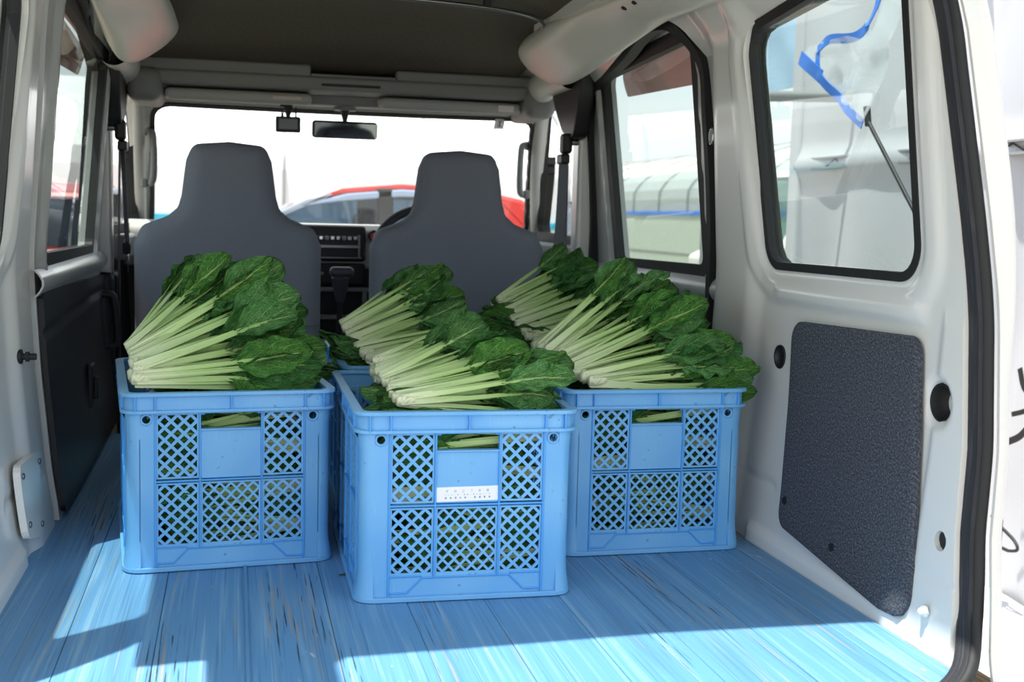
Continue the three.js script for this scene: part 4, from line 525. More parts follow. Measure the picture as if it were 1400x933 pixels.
// ------------------------------------------------------------------ leafy greens
// a plant lies along +x with its cut root end at the origin; each stalk carries its blade
function makePlant({ n = 7, sd = 1, pl = [0.13, 0.18], bl = [0.11, 0.145], bw = 0.088, fan = 0.16, droop = 0.5, face = 0 }) {
  seed = sd * 7919 + 13; const root = new THREE.Group();
  mesh('root_end', [new THREE.LatheGeometry([[0.0003, -0.004], [0.010, -0.0035], [0.0125, 0.0], [0.0135, 0.008], [0.012, 0.02], [0.008, 0.03]].map((p) => new THREE.Vector2(...p)), 14).rotateZ(-Math.PI / 2)], M.butt, root);
  for (let k = 0; k < n; k++) {
    const f = n > 1 ? k / (n - 1) * 2 - 1 : 0, PL = rr(...pl), BL = rr(...bl), BW = bw * rr(0.8, 1.12), roll = face + rr(-1.0, 1.0) + (rnd() < 0.25 ? Math.PI : 0);
    const dir = new THREE.Vector3(1, f * fan + rr(-0.05, 0.05), rr(-0.1, 0.13)).normalize(), start = new THREE.Vector3(-0.001 + rr(0, 0.006), f * 0.0085, rr(-0.007, 0.007));
    // curve of the midrib
    const bend0 = rr(-0.16, 0.16), bend1 = -droop * rr(0.2, 1.3), twist = rr(-0.5, 0.5), N = 26, total = PL + BL, pts = [], T = [], Nn = [], B = [];
    let d = dir.clone(), nrm = new THREE.Vector3(0, Math.sin(roll), Math.cos(roll)); nrm.addScaledVector(d, -nrm.dot(d)).normalize(); let p = start.clone();
    for (let i = 0; i <= N; i++) {
      const s = i / N * total, b = new THREE.Vector3().crossVectors(nrm, d).normalize(); pts.push(p.clone()); T.push(d.clone()); Nn.push(nrm.clone()); B.push(b.clone());
      const st = total / N, ang = s < PL ? bend0 * st / PL : (bend1 * (0.3 + 1.4 * (s - PL) / BL)) * st / BL; const q = new THREE.Quaternion().setFromAxisAngle(b, -ang); d.applyQuaternion(q); nrm.applyQuaternion(q);
      if (s > PL * 0.5) { nrm.applyQuaternion(new THREE.Quaternion().setFromAxisAngle(d, twist * st / total)); }
      p = p.clone().addScaledVector(d, st);
    }
    const at = (s, A) => { const g = clamp(s / total, 0, 1) * N, i = Math.min(N - 1, Math.floor(g)); return A[i].clone().lerp(A[i + 1], g - i); };
    // stalk: flattened, channelled, broad at the foot, thinning to a midrib through the blade
    const R = 9, Sg = 15, pos = [], uv = [], idx = [], sEnd = PL + BL * 0.8, W0 = rr(0.0085, 0.0108);
    for (let i = 0; i <= Sg; i++) { const s = sEnd * i / Sg, c = at(s, pts), n_ = at(s, Nn).normalize(), b_ = at(s, B).normalize(), w = s < PL ? lerp(W0, W0 * 0.58, Math.pow(s / PL, 0.8)) : lerp(W0 * 0.58, 0.0009, (s - PL) / (sEnd - PL)), h = w * (s < PL ? 0.52 : 0.55);
      for (let r = 0; r < R; r++) { const a = r / R * 2 * Math.PI, x = Math.cos(a) * w, y = Math.sin(a) * h, ch = s < PL ? 0.45 * w * (Math.cos(a) ** 2) : 0; const q = c.clone().addScaledVector(b_, x).addScaledVector(n_, -y * (y > 0 ? 0.6 : 1) * -1 * 1 + ch - 0.001); pos.push(q.x, q.y, q.z); uv.push(r / R, clamp(s / PL, 0, 1.15) * 0.85); } }
    for (let i = 0; i < Sg; i++) for (let r = 0; r < R; r++) { const a = i * R + r, b = i * R + (r + 1) % R; idx.push(a, a + R, b, b, a + R, b + R); }
    let g = new THREE.BufferGeometry(); g.setAttribute('position', new THREE.Float32BufferAttribute(pos, 3)); g.setAttribute('uv', new THREE.Float32BufferAttribute(uv, 2)); g.setIndex(idx); g.computeVertexNormals();
    const stalk = mesh('stalk', g, M.stalk, root);
    // blade
    const nu = 14, nv = 24, bp = [], bu = [], bi = [], cup = rr(0.15, 0.75) * (rnd() < 0.2 ? -1 : 1), ph = rr(0, 9), ruf = rr(0.002, 0.006), k1 = rr(0, 40);
    for (let j = 0; j <= nv; j++) { const v = j / nv, s = PL - 0.012 + (BL + 0.012) * v, c = at(s, pts), n_ = at(s, Nn).normalize(), b_ = at(s, B).normalize(); const w = BW * 0.5 * Math.pow(Math.sin(Math.PI * Math.pow(clamp(v * 0.985 + 0.015, 0, 1), 0.9)), 0.52) * (1 - 0.72 * (1 - ss(v, 0.0, 0.3)));
      for (let i = 0; i <= nu; i++) { const u = i / nu * 2 - 1, e = Math.abs(u); const bulge = 0.0042 * (1 - e * 0.3) * Math.sin(e * 9 - v * 16 + ph) * ss(e, 0.05, 0.3) + 0.006 * noise.noise(u * 3 + k1, v * 5, ph) + 0.0046 * noise.noise(u * 7 + k1, v * 11, ph); const z = cup * w * e * e * 0.9 + ruf * e * e * e * Math.sin(v * 21 + ph + (u > 0 ? 1.7 : 0)) + bulge * (v > 0.08 ? 1 : 0);
        const q = c.clone().addScaledVector(b_, u * w * (1 - 0.18 * Math.abs(cup) * e)).addScaledVector(n_, z); bp.push(q.x, q.y, q.z); bu.push(i / nu, v); } }
    for (let j = 0; j < nv; j++) for (let i = 0; i < nu; i++) { const a = j * (nu + 1) + i, b = a + 1, cc = a + nu + 1, dd = cc + 1; bi.push(a, b, cc, b, dd, cc); }
    g = new THREE.BufferGeometry(); g.setAttribute('position', new THREE.Float32BufferAttribute(bp, 3)); g.setAttribute('uv', new THREE.Float32BufferAttribute(bu, 2)); g.setIndex(bi); g.computeVertexNormals();
    mesh('leaf_blade', g, M.leaf[Math.floor(rnd() * 4)], stalk);
  }
  return root;
}
const kinds = [];
for (let i = 0; i < 10; i++) kinds.push(makePlant({ sd: i + 3, n: 6 + (i % 3), fan: 0.13 + 0.02 * (i % 4), droop: 0.3 + 0.1 * (i % 4), face: [0, 0.5, -0.4, 0.9, 0.2][i % 5], pl: i % 2 ? [0.17, 0.22] : [0.15, 0.20], bl: [0.10, 0.14] }));
let plantCount = 0;
// place one plant in the frame of crate c: root at (x, y, d) with d measured back from the front rim; up = elevation, az = turn towards the back
function plant(c, kind, x, y, d, up, az, roll, scale, label, group, squash = 1) {
  const p = kinds[kind % kinds.length].clone(); p.name = numbered('leafy_green'); scene.add(p);
  const q = new THREE.Quaternion(), qz = new THREE.Quaternion().setFromAxisAngle(new THREE.Vector3(0, 0, 1), up * Math.PI / 180), qy = new THREE.Quaternion().setFromAxisAngle(new THREE.Vector3(0, 1, 0), az * Math.PI / 180), qx = new THREE.Quaternion().setFromAxisAngle(new THREE.Vector3(1, 0, 0), roll * Math.PI / 180);
  q.copy(crates[c].quaternion).multiply(qy).multiply(qz).multiply(qx);
  p.quaternion.copy(q); p.position.set(x, y, CD - d).applyMatrix4(crates[c].matrixWorld); p.scale.set(scale, scale * (squash < 1 ? 0.8 : 1), scale * squash); p.userData = { label, category: 'leafy vegetable', group }; plantCount++; return p;
}
const ORD = ['lowest', 'second', 'third', 'fourth', 'fifth', 'sixth', 'seventh', 'eighth', 'ninth', 'tenth', 'eleventh', 'twelfth'];
const crateName = ['the left crate', 'the labelled middle crate', 'the right crate', 'the crate behind the middle', 'the crate behind the right'];
// front fan of each heap, from the rim upwards: [x, y, d, elevation, turn, roll, scale, kind]
const heaps = [
  [[-0.158, 0.324, 0.05, 1, 2, 0, 1.04, 0], [-0.163, 0.328, 0.075, 6, 4, 20, 1.02, 1], [-0.155, 0.334, 0.07, 11, 2, -10, 0.96, 2], [-0.160, 0.342, 0.10, 16, 3, 15, 0.93, 3], [-0.158, 0.348, 0.11, 21, 5, -20, 0.9, 4], [-0.160, 0.356, 0.13, 26, 4, 10, 0.88, 5], [-0.163, 0.362, 0.15, 31, 5, 0, 0.82, 6], [-0.165, 0.366, 0.17, 36, 6, 25, 0.74, 7], [-0.160, 0.366, 0.20, 42, 4, -15, 0.66, 8]],
  [[-0.108, 0.316, 0.045, 1, 2, 10, 0.88, 3], [-0.112, 0.318, 0.07, 5, 4, -10, 0.88, 5], [-0.116, 0.322, 0.10, 8, 4, 0, 0.82, 0], [-0.112, 0.326, 0.13, 12, 5, 15, 0.78, 2], [-0.118, 0.330, 0.17, 15, 4, -20, 0.72, 7], [-0.118, 0.333, 0.21, 18, 6, 5, 0.66, 9], [-0.122, 0.336, 0.25, 20, 4, 30, 0.6, 4]],
  [[-0.122, 0.318, 0.04, 2, 2, 5, 1.02, 1], [-0.132, 0.322, 0.06, 7, 3, 25, 1.02, 4], [-0.142, 0.329, 0.085, 12, 4, -10, 0.98, 6], [-0.148, 0.336, 0.11, 17, 3, 0, 0.95, 8], [-0.155, 0.342, 0.14, 22, 5, 20, 0.92, 0], [-0.158, 0.348, 0.16, 26, 4, -25, 0.86, 3], [-0.163, 0.354, 0.19, 30, 4, 10, 0.8, 9], [-0.168, 0.358, 0.23, 35, 5, -5, 0.74, 5]],
  [[-0.125, 0.316, 0.06, 2, 2, 10, 0.95, 2], [-0.135, 0.324, 0.08, 6, 3, -15, 0.93, 4], [-0.145, 0.334, 0.10, 10, 4, 10, 0.88, 7], [-0.152, 0.345, 0.12, 14, 3, 0, 0.84, 9], [-0.158, 0.356, 0.14, 18, 4, 20, 0.8, 1], [-0.165, 0.367, 0.16, 22, 4, -10, 0.76, 5], [-0.168, 0.377, 0.18, 26, 5, 15, 0.7, 8]],
  [[-0.110, 0.325, 0.08, 2, 3, 0, 0.92, 6], [-0.125, 0.338, 0.09, 6, 3, 15, 0.92, 3], [-0.135, 0.350, 0.10, 10, 4, -20, 0.9, 0], [-0.145, 0.363, 0.11, 13, 3, 5, 0.88, 2], [-0.152, 0.376, 0.13, 16, 4, 20, 0.85, 8], [-0.160, 0.390, 0.15, 19, 4, -10, 0.82, 4], [-0.168, 0.404, 0.17, 22, 3, 10, 0.78, 1], [-0.172, 0.416, 0.19, 25, 5, 0, 0.74, 7]],
];
seed = 4242;
heaps.forEach((h, c) => {
  h.forEach(([x, y, d, up, az, roll, s, k], i) => { const top = i === h.length - 1; plant(c, k, x, y, d, up, az, roll, s, top ? `green leafy plant with pale stalks on top in ${crateName[c]}` : i ? `leafy plant with pale stalks, ${ORD[i]} from the rim in ${crateName[c]}` : `leafy plant with pale stalks along the front rim of ${crateName[c]}`, 'leafy greens heaped in the crates', i === 0 ? 0.5 : i === 1 ? 0.75 : 1); });
  // the heap goes on behind the front fan
  const g = `greens at the back of the heap in ${crateName[c]}`, l = `green leafy plant at the back of the heap in ${crateName[c]}`, hi = [0.03, 0.0, 0.02, 0.02, 0.08][c];
  for (let k = 0; k < 9; k++) { const t = k / 8; plant(c, k + c * 3 + 2, -0.15 + rr(0, 0.03) + (c === 1 ? 0.03 : 0), 0.30 + hi * 0.4 + 0.04 * t * (1 + hi * 6) + rr(0, 0.01), 0.26 + 0.16 * rnd(), 2 + [24, 13, 20, 14, 15][c] * t + rr(-3, 3), rr(-6, 6), rr(-40, 40), [0.9, 0.66, 0.84, 0.76, 0.8][c] * rr(0.93, 1.04), l, g); }
  // packed inside below the rim, roots to the right or to the left by turns
  const gi = `greens packed inside ${crateName[c]}`, li = `green leafy plant packed inside ${crateName[c]} below the rim`;
  const rows = c < 3 ? 8 : 4;
  for (let j = 0; j < rows; j++) for (let k = 0; k < 3; k++) { const y = (c < 3 ? 0.03 : 0.17) + j * 0.0335 + rr(-0.005, 0.005), fl = (j + k) % 2; plant(c, k ? j * 2 + k + c : 2 * j + 1, (fl ? 1 : -1) * rr(0.118, 0.14), Math.min(y, 0.285), [0.045, 0.13, 0.33][k] + rr(-0.012, 0.012), (fl ? 180 : 0) + rr(-3, 3), rr(-3, 3), rr(-8, 8), rr(0.74, 0.84), li, gi, k ? 0.6 : 0.3); }
});
// leaves of plants lying the other way, showing under the stacked roots
for (const [c, x, y, d, up, roll, k] of [[1, 0.135, 0.268, 0.08, 178, 0, 2], [1, 0.13, 0.275, 0.16, 177, 20, 5], [3, 0.08, 0.30, 0.10, 175, 10, 3], [4, 0.09, 0.315, 0.10, 176, 0, 0], [4, 0.07, 0.335, 0.14, 175, 20, 6], [4, 0.09, 0.355, 0.2, 174, 0, 9]])
  plant(c, k, x, y, d, up, 0, roll, c === 1 ? 0.86 : 0.92, `leafy plant lying the other way under pale roots in ${crateName[c]}`, `leaves showing under the roots in ${crateName[c]}`, 0.55);
{ const t = thing('leaf_scrap', 'small scrap of green leaf on the blue floor between left and middle crates', 'leaf', V3(-0.133, 0.003, 2.0), 0.3); mesh('scrap', new THREE.SphereGeometry(0.012, 12, 6).scale(1, 0.12, 0.3), M.leaf[0], t); }

// ------------------------------------------------------------------ outside
{
  const g = tex(512, 512, (u, v) => mix3(hex(0xa59d90), hex(0x8a8174), 0.5 + 0.6 * fbm(u * 24, v * 24, 2, 4))); g.repeat.set(0.5, 0.5);
  struct('ground', planar(new THREE.CircleGeometry(120, 48).rotateX(-Math.PI / 2).translate(0, -0.66, -6), (x, y, z) => [x, z]), std({ map: g, roughness: 0.95 }), 'pale gravel yard');
  M.film = phy({ color: 0xc4cac8, roughness: 0.45, transmission: 0.35, thickness: 0 });
  M.filmWhite = phy({ color: 0xf4f6f6, roughness: 0.5, transmission: 0.25, thickness: 0 });
  M.filmLow = std({ color: 0xb9c2b4, roughness: 0.7 });
  M.blueBand = std({ color: 0x2f78d8, roughness: 0.5 }); M.turquoise = std({ color: 0x1fa6c4, roughness: 0.5 });
  M.galv = std({ color: 0x9a9d9c, roughness: 0.45, metalness: 0.6 });
  M.red = phy({ color: 0xc62a20, roughness: 0.3, clearcoat: 0.8, clearcoatRoughness: 0.05 });
  M.carGlass = phy({ color: 0xb8c6d0, transmission: 1, thickness: 0, roughness: 0.02, ior: 1.5 });
  M.tarp = std({ color: 0xbfc1c6, roughness: 0.6 });
  // film greenhouses: an arch swept along its length, hoops, a skirt and a coloured band
  const house = (label, at, ry, len, w, band, y0, film = M.film, low = M.filmLow) => {
    const t = thing('greenhouse', label, 'greenhouse', new THREE.Vector3(...at), ry), hgt = 2.9, arch = (a) => [-(w / 2) * Math.cos(a), 1.75 + 1.25 * Math.sin(a)], pts = [[-w / 2, 0.0]]; for (let k = 0; k <= 20; k++) pts.push(arch(Math.PI * k / 20)); pts.push([w / 2, 0]);
    const inner = pts.map(([x, y]) => [x * 0.996, y * 0.996]).reverse(), g2 = extrude([...pts, ...inner], len).translate(0, 0, -len / 2); mesh('film', g2, film, t);
    for (let z = -len / 2; z <= len / 2 + 0.01; z += len / Math.round(len / 1.6)) mesh('hoop', tube(pts.map(([x, y]) => new THREE.Vector3(x * 1.003, y * 1.003, z)), 0.016, 50, 6), M.galv, t);
    for (const s of [1, -1]) { mesh('skirt', box(0.03, y0 - 0.03, len, s * (w / 2 + 0.02), (y0 - 0.03) / 2, 0), low, t); mesh('band', box(0.05, 0.07, len, s * (w / 2 + 0.035), y0, 0), band, t); mesh('rail', cyl(0.02, 0.02, new THREE.Vector3(s * (w / 2 + 0.03), 0.7, -len / 2), new THREE.Vector3(s * (w / 2 + 0.03), 0.7, len / 2), 8), M.galv, t); }
    for (const s of [1, -1]) mesh('end_film', extrude([...pts], 0.02).translate(0, 0, s * len / 2), film, t);
    return t;
  };
  house('white film greenhouse with a turquoise band, straight ahead beyond the red car', [-5.5, -0.66, -17.6], Math.PI / 2, 18, 8, M.turquoise, 1.2, M.filmWhite, M.filmWhite);
  house('white film greenhouse with a blue band, seen through the right sliding window', [11.8, -0.66, -24], 0, 30, 7.4, M.blueBand, 1.47);
  house('white film greenhouse with a blue band, far off beyond the left windows', [-14, -0.66, -38], 0, 24, 7, M.blueBand, 1.2);
  // cars
  const car = (name, label, at, ry, paint) => {
    const t = thing(name, label, 'car', new THREE.Vector3(...at), ry), W = 0.74;
    const ex = (p, a, b, bev = 0.03, rd = 0.06) => extrude(p, b - a, bev, 3, rd).translate(0, 0, a);
    mesh('body', ex([[-1.68, 0.24], [-1.7, 0.62], [-1.55, 0.82], [-0.95, 0.95], [1.62, 0.98], [1.7, 0.6], [1.66, 0.24]], -W, W, 0.06, 0.1), paint, t);
    mesh('roof', ex([[-0.22, 1.335], [0.1, 1.445], [0.5, 1.485], [1.0, 1.47], [1.34, 1.40], [1.40, 1.33], [1.33, 1.36], [1.0, 1.43], [0.5, 1.445], [0.12, 1.405], [-0.18, 1.31]], -W * 0.86, W * 0.86, 0.012, 0.02), paint, t);
    for (const s of [1, -1]) { const pil = (p) => extrude(p, 0.05, 0.008, 2, 0.01).translate(0, 0, s * W * 0.9 - 0.025);
      mesh('front_pillar', pil([[-0.98, 0.94], [-0.2, 1.33], [-0.12, 1.37], [0.05, 1.41], [0.0, 1.37], [-0.16, 1.31], [-0.88, 0.94]]), std({ color: 0x9aa5b4, roughness: 0.4 }), t);
      mesh('middle_pillar', pil([[0.36, 0.95], [0.34, 1.45], [0.44, 1.45], [0.47, 0.95]]), M.blackPlastic, t); mesh('rear_pillar', pil([[1.2, 0.95], [1.12, 1.43], [1.38, 1.37], [1.62, 0.96]]), paint, t);
      mesh('window_visor', pil([[-0.15, 1.33], [0.15, 1.41], [0.5, 1.446], [1.12, 1.43], [1.12, 1.39], [0.5, 1.40], [0.15, 1.365]]), std({ color: 0x8fa0b8, roughness: 0.3 }), t);
      mesh('side_glass', extrude([[-0.86, 0.96], [-0.16, 1.32], [0.12, 1.41], [1.12, 1.43], [1.3, 0.97]], 0.006).translate(0, 0, s * W * 0.89), M.carGlass, t);
      for (const x of [-1.08, 1.08]) { const wh = mesh('wheel', new THREE.TorusGeometry(0.2, 0.085, 12, 28).translate(x, 0.285, s * (W - 0.06)), M.rubber, t); mesh('hub', new THREE.CylinderGeometry(0.17, 0.17, 0.06, 24).rotateX(Math.PI / 2).translate(x, 0.285, s * (W - 0.03)), M.metal, wh); }
      mesh('headlamp', box(0.12, 0.12, 0.28, -1.62, 0.72, s * 0.5, 0.03), M.lightPlastic, t); }
    mesh('windscreen', extrude([[-0.97, 0.95], [-0.2, 1.335], [-0.19, 1.325], [-0.95, 0.94]], W * 1.66).translate(0, 0, -W * 0.83), M.carGlass, t); mesh('rear_glass', extrude([[1.39, 1.36], [1.61, 0.98], [1.60, 0.97], [1.38, 1.35]], W * 1.6).translate(0, 0, -W * 0.8), M.carGlass, t);
    for (const z of [-0.36, 0.36]) for (const x of [0.15, 0.85]) { const st = mesh('seat', box(0.14, 0.62, 0.46, x + 0.22, 0.98, z, 0.05), std({ color: 0x6d7480, roughness: 0.9 }), t); mesh('head_rest', box(0.1, 0.16, 0.26, x + 0.24, 1.32, z, 0.04), std({ color: 0x7d8590, roughness: 0.9 }), st); }
    return t;
  };
  car('car', 'red hatchback parked crosswise ahead, its roof seen through the windscreen', [0.26, -0.66, -8.6], 0, M.red);
  car('car', 'red hatchback parked on the left, seen through the left door window', [-1.95, -0.66, -11.3], -Math.PI / 2, M.red);
  // small white truck by the right-hand tarp
  {
    const t = thing('truck', 'small white truck seen at the lower left of the right rear window', 'truck', new THREE.Vector3(3.95, -0.66, -9.9), -Math.PI / 2 + 0.1), W = 0.72, wht = M.white;
    const side = (p, a, b, bev = 0.02, rd = 0.04) => { const g = extrude(p, b - a, bev, 3, rd); g.rotateY(-Math.PI / 2); g.translate(b, 0, 0); return g; };
    mesh('cab', side([[0, 0.3], [0.05, 0.98], [-0.12, 1.06], [-0.16, 1.0], [-1.2, 1.0], [-1.2, 0.3]].map(([z, y]) => [z, y]), -W, W), wht, t); mesh('roof', side([[-0.42, 1.70], [-0.5, 1.76], [-1.2, 1.78], [-1.2, 1.7]], -W * 0.92, W * 0.92, 0.01, 0.02), wht, t);
    mesh('windscreen', side([[-0.10, 1.05], [-0.44, 1.70], [-0.45, 1.69], [-0.12, 1.04]], -W * 0.86, W * 0.86, 0, 0), phy({ color: 0xbfd6cf, transmission: 1, thickness: 0, roughness: 0.02 }), t);
    for (const s of [1, -1]) { mesh('front_pillar', cyl(0.03, 0.03, new THREE.Vector3(s * W * 0.9, 1.02, -0.10), new THREE.Vector3(s * W * 0.88, 1.72, -0.44), 8), wht, t); mesh('headlamp', box(0.3, 0.2, 0.05, s * 0.48, 0.78, 0.035, 0.03), std({ color: 0xaab4bb, roughness: 0.15, metalness: 0.5 }), t); for (const z of [-0.5, -2.3]) mesh('wheel', new THREE.TorusGeometry(0.17, 0.08, 10, 24).rotateY(Math.PI / 2).translate(s * (W - 0.08), 0.25, z), M.rubber, t); mesh('rear_pillar', box(0.06, 0.75, 0.08, s * W * 0.9, 1.36, -1.15, 0.01), wht, t); }
    mesh('dash', box(1.2, 0.06, 0.3, 0, 1.04, -0.32, 0.02), M.blackPlastic, t); mesh('wheel_rim', new THREE.TorusGeometry(0.17, 0.014, 8, 30).rotateX(-0.9).translate(0.32, 1.12, -0.5), M.blackPlastic, t); mesh('rear_wall', box(1.3, 0.7, 0.03, 0, 1.36, -1.2, 0.01), wht, t); mesh('bed', [box(1.4, 0.08, 1.9, 0, 0.66, -2.2, 0.01), box(1.4, 0.3, 0.03, 0, 0.85, -3.14, 0.01), box(0.03, 0.3, 1.9, 0.69, 0.85, -2.2, 0.01), box(0.03, 0.3, 1.9, -0.69, 0.85, -2.2, 0.01)], wht, t);
  }
  // white tarp wall on a pipe frame beside the van
  {
    const fold = (D, y) => 0.05 * fbm(D * 1.3, y * 0.5, 3, 3) + 0.03 * Math.sin(D * 9 + 2.4 * Math.sin(y * 1.4) + 0.6 * y) * (0.35 + 0.65 * Math.abs(Math.sin(y * 1.1 + D))) + 0.018 * Math.sin(D * 23 + y * 3) * ss(Math.sin(D * 2.1 + 1), 0, 1) - 0.03 * Math.exp(-(((y - 0.885) / 0.05) ** 2));
    const t = thing('tarp_wall', 'white hanging tarp wall with folds and a horizontal rail, right of the van', 'tarp');
    mesh('tarp', sheet({ u0: 0.4, u1: 5.08, v0: -0.62, v1: 2.6, step: 0.035, flip: true, sdf: (D, y) => -1, pos: (D, y) => V3(2.2 + fold(D, y), y, D), back: new THREE.Vector3(0.006, 0, 0) }), M.tarp, t);
    mesh('rail', [boxD(2.17, 2.19, 0.905, 0.915, 0.6, 5.0, 0.002), boxD(2.17, 2.19, 0.862, 0.872, 0.6, 5.0, 0.002), boxD(2.195, 2.205, 0.87, 0.91, 0.6, 5.0, 0.002)], M.galv, t);
    const zz = []; for (let k = 0; k <= 64; k++) zz.push(V3(2.183, k % 2 ? 0.903 : 0.874, 0.65 + k * 0.067)); mesh('wire', tube(zz, 0.004, 400, 5, false, 0.1), M.blackPlastic, t);
    for (const D of [0.5, 2.0, 3.6, 5.06]) mesh('post', cyl(0.024, 0.024, V3(2.27, -0.66, D), V3(2.27, 2.6, D), 10), M.galv, t); mesh('edge_hem', boxD(2.16, 2.24, -0.6, 2.55, 5.05, 5.14, 0.02), M.tarp, t);
    mesh('skirt', sheet({ u0: 0.4, u1: 5.0, v0: 0, v1: 1, step: 0.08, sdf: () => -1, pos: (D, k) => V3(2.2 - 0.5 * k + 0.06 * fbm(D * 2, k * 2, 4), -0.6 - 0.05 * k + 0.02 * fbm(D * 3, k * 3, 8), D), back: new THREE.Vector3(0, -0.005, 0) }), M.tarp, t);
    const r = thing('hanging_strap', 'flat black strap hanging in loops on the white tarp at the far right', 'strap'); const side = new THREE.Vector3(0, 0.3, 1);
    mesh('webbing', [strap([[0.18, 3.33], [0.12, 3.30], [0.10, 3.24]].map(([y, D]) => V3(2.12, y, D)), 0.022, 0.003, side), strap([[0.03, 3.34], [0.05, 3.28], [0.09, 3.2]].map(([y, D]) => V3(2.11, y, D)), 0.016, 0.003, side), strap([[-0.06, 3.34], [-0.03, 3.28], [0.03, 3.22]].map(([y, D]) => V3(2.10, y, D)), 0.022, 0.003, side)], M.blackPlastic, r);
    const h = thing('tie_strap', 'thin black tie strap with a triangular loop hanging low on the white tarp', 'strap'); mesh('cord', tube([[-0.31, 3.38], [-0.33, 3.34], [-0.36, 3.26], [-0.385, 3.24], [-0.40, 3.28], [-0.41, 3.335], [-0.5, 3.33], [-0.6, 3.335]].map(([y, D]) => V3(2.09, y, D)), 0.0055, 50, 6), M.blackPlastic, h); mesh('buckle', boxD(2.08, 2.10, -0.43, -0.31, 3.33, 3.36, 0.005), M.blackPlastic, h);
    const c = thing('cable', 'dark cable hanging at the top right beyond the rear opening', 'cable'); mesh('cable', tube([V3(2.1, 1.9, 3.7), V3(2.1, 1.45, 3.62), V3(2.1, 1.30, 3.66)], 0.012, 20, 8), M.blackPlastic, c);
  }
  // clear plastic sheet with blue tape edges, held by a dark rod
  {
    const t = thing('plastic_sheet', 'crumpled clear plastic sheet with blue taped edges outside the right rear window', 'sheet'); const poly = [[3.29, 1.42], [3.25, 1.19], [3.30, 1.165], [3.44, 1.185], [3.60, 1.20], [3.66, 1.19], [3.715, 1.16], [3.58, 1.09], [3.52, 1.05], [3.47, 1.015], [3.36, 0.96], [3.245, 0.915], [3.25, 1.0], [3.02, 1.2], [2.9, 1.42]];
    const P = (D, y) => V3(1.5 + 0.04 * fbm(D * 5, y * 5, 2, 3), y, D); const f = sdPoly([[3.29, 1.5], [3.25, 1.19], [3.66, 1.195], [3.715, 1.16], [3.52, 1.04], [3.245, 0.915], [3.16, 1.1], [3.0, 1.5]]);
    mesh('sheet', sheet({ u0: 2.9, u1: 3.8, v0: 0.88, v1: 1.48, step: 0.02, flip: true, sdf: f, pos: P }), phy({ color: 0xf2f5f7, transmission: 0.72, thickness: 0, roughness: 0.18 }), t);
    const tape = (p, w = 0.03) => strap(p.map(([D, y]) => P(D, y)), w, 0.003, new THREE.Vector3(0, 0.6, 0.8), 40); mesh('blue_tape', [tape([[3.27, 1.48], [3.255, 1.30], [3.29, 1.215], [3.36, 1.185], [3.52, 1.195], [3.6, 1.175]])], M.blueBand, t); mesh('blue_tape', [tape([[3.715, 1.165], [3.64, 1.13], [3.56, 1.085]], 0.045)], M.blueBand, t); mesh('blue_tape', [tape([[3.60, 1.17], [3.57, 1.09], [3.46, 1.01], [3.36, 0.965], [3.25, 0.915]], 0.03)], M.blueBand, t);
    const r = thing('support_rod', 'thin dark rod slanting down from the tip of the plastic sheet', 'rod'); mesh('rod', cyl(0.006, 0.006, V3(1.49, 0.93, 3.245), V3(1.49, 0.60, 2.90), 8), M.blackPlastic, r); mesh('grip', cyl(0.011, 0.010, V3(1.49, 0.965, 3.25), V3(1.49, 0.91, 3.235), 8), M.rubber, r);
    const p = thing('roll_up_pipe', 'grey pipe with a blue wrapped end at the left edge of the right rear window', 'pipe'); mesh('pipe', cyl(0.022, 0.022, V3(1.78, 1.135, 4.6), V3(2.17, 1.15, 4.61), 12), M.galv, p); mesh('blue_wrap', new THREE.SphereGeometry(0.1, 20, 14).scale(0.55, 0.95, 0.7).translate(1.74, 1.125, -4.6), M.blueBand, p);
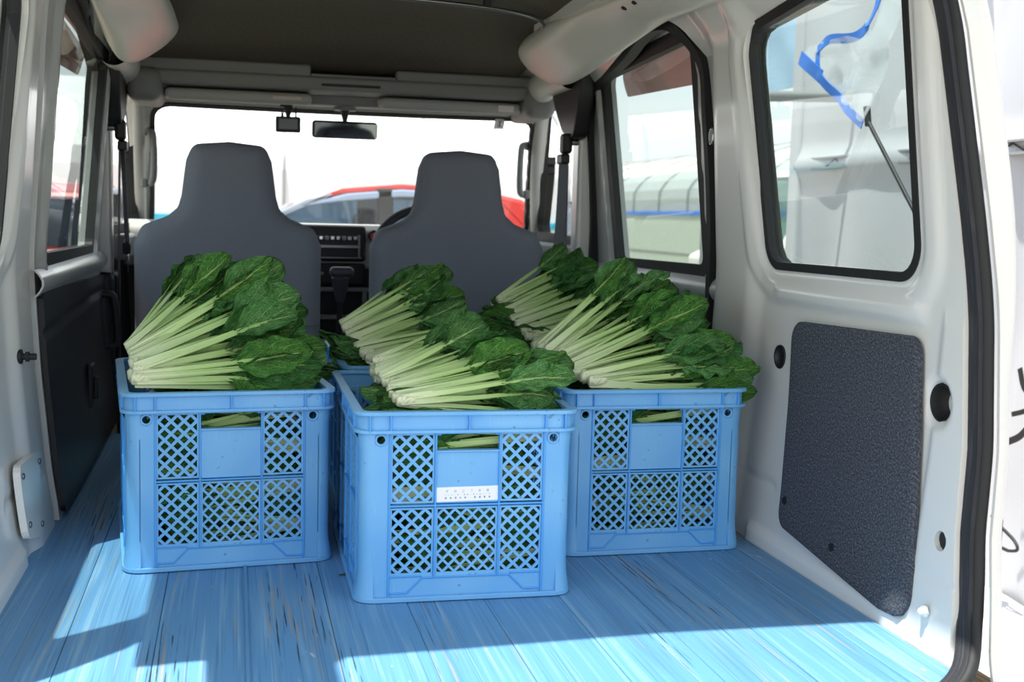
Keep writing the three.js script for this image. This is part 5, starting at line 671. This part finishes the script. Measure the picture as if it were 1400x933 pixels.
    const u = thing('sheet_cover', 'large pale blue cover hung high behind the tarp wall', 'cover'); mesh('cover', sheet({ u0: 5.25, u1: 7.2, v0: 1.36, v1: 2.7, step: 0.06, flip: true, sdf: () => -1, pos: (D, y) => V3(2.6 + 0.1 * fbm(D, y, 1), y, D), back: new THREE.Vector3(0.006, 0, 0) }), std({ color: 0xa9c9e2, roughness: 0.7 }), u); for (const D of [5.35, 7.35]) mesh('post', cyl(0.025, 0.025, V3(2.66, -0.66, D), V3(2.66, 2.75, D), 8), M.galv, u);
  }
  // door mirror on the right
  { const t = thing('door_mirror', 'dark grey door mirror outside the right front window', 'mirror', V3(0.93, 0.575, 4.25)); const hs = mesh('housing', box(0.17, 0.21, 0.075, 0, 0, 0, 0.03), M.blackPlastic, t); mesh('mirror_glass', box(0.145, 0.185, 0.003, 0, 0, 0.037, 0.001), std({ color: 0x8b9096, metalness: 1, roughness: 0.05 }), hs); mesh('arm', cyl(0.016, 0.02, new THREE.Vector3(-0.06, -0.09, 0), new THREE.Vector3(-0.19, -0.12, -0.02), 10), M.blackPlastic, t); }
  // left side: shed, poles, white van
  { const t = thing('shed', 'grey shed with a red roof far off, seen through the left door window', 'shed', new THREE.Vector3(-5.6, -0.66, -26)); mesh('wall', box(4, 2.4, 5, 0, 1.2, 0, 0.02), std({ color: 0x9aa4a6, roughness: 0.8 }), t); mesh('roof', extrude([[-2.3, 2.35], [0, 3.15], [2.3, 2.35], [2.3, 2.5], [0, 3.3], [-2.3, 2.5]], 5.4).translate(0, 0, -2.7), M.red, t); mesh('door', box(1.2, 1.9, 0.05, 0.6, 0.95, 2.52, 0.01), M.greyPlastic, t);
    for (const [x, D, lab] of [[-1.55, 7.6, 'thin grey post outside the left door window, nearer the pillar'], [-1.62, 7.2, 'thin grey post outside the left door window, further left']]) { const p = thing('post', lab, 'post', V3(x, -0.66, D)); mesh('pole', new THREE.CylinderGeometry(0.022, 0.022, 2.4, 10).translate(0, 1.2, 0), M.galv, p); mesh('base', new THREE.CylinderGeometry(0.07, 0.08, 0.06, 14).translate(0, 0.03, 0), M.filmLow, p); } }
}
renderer.render(scene, camera);
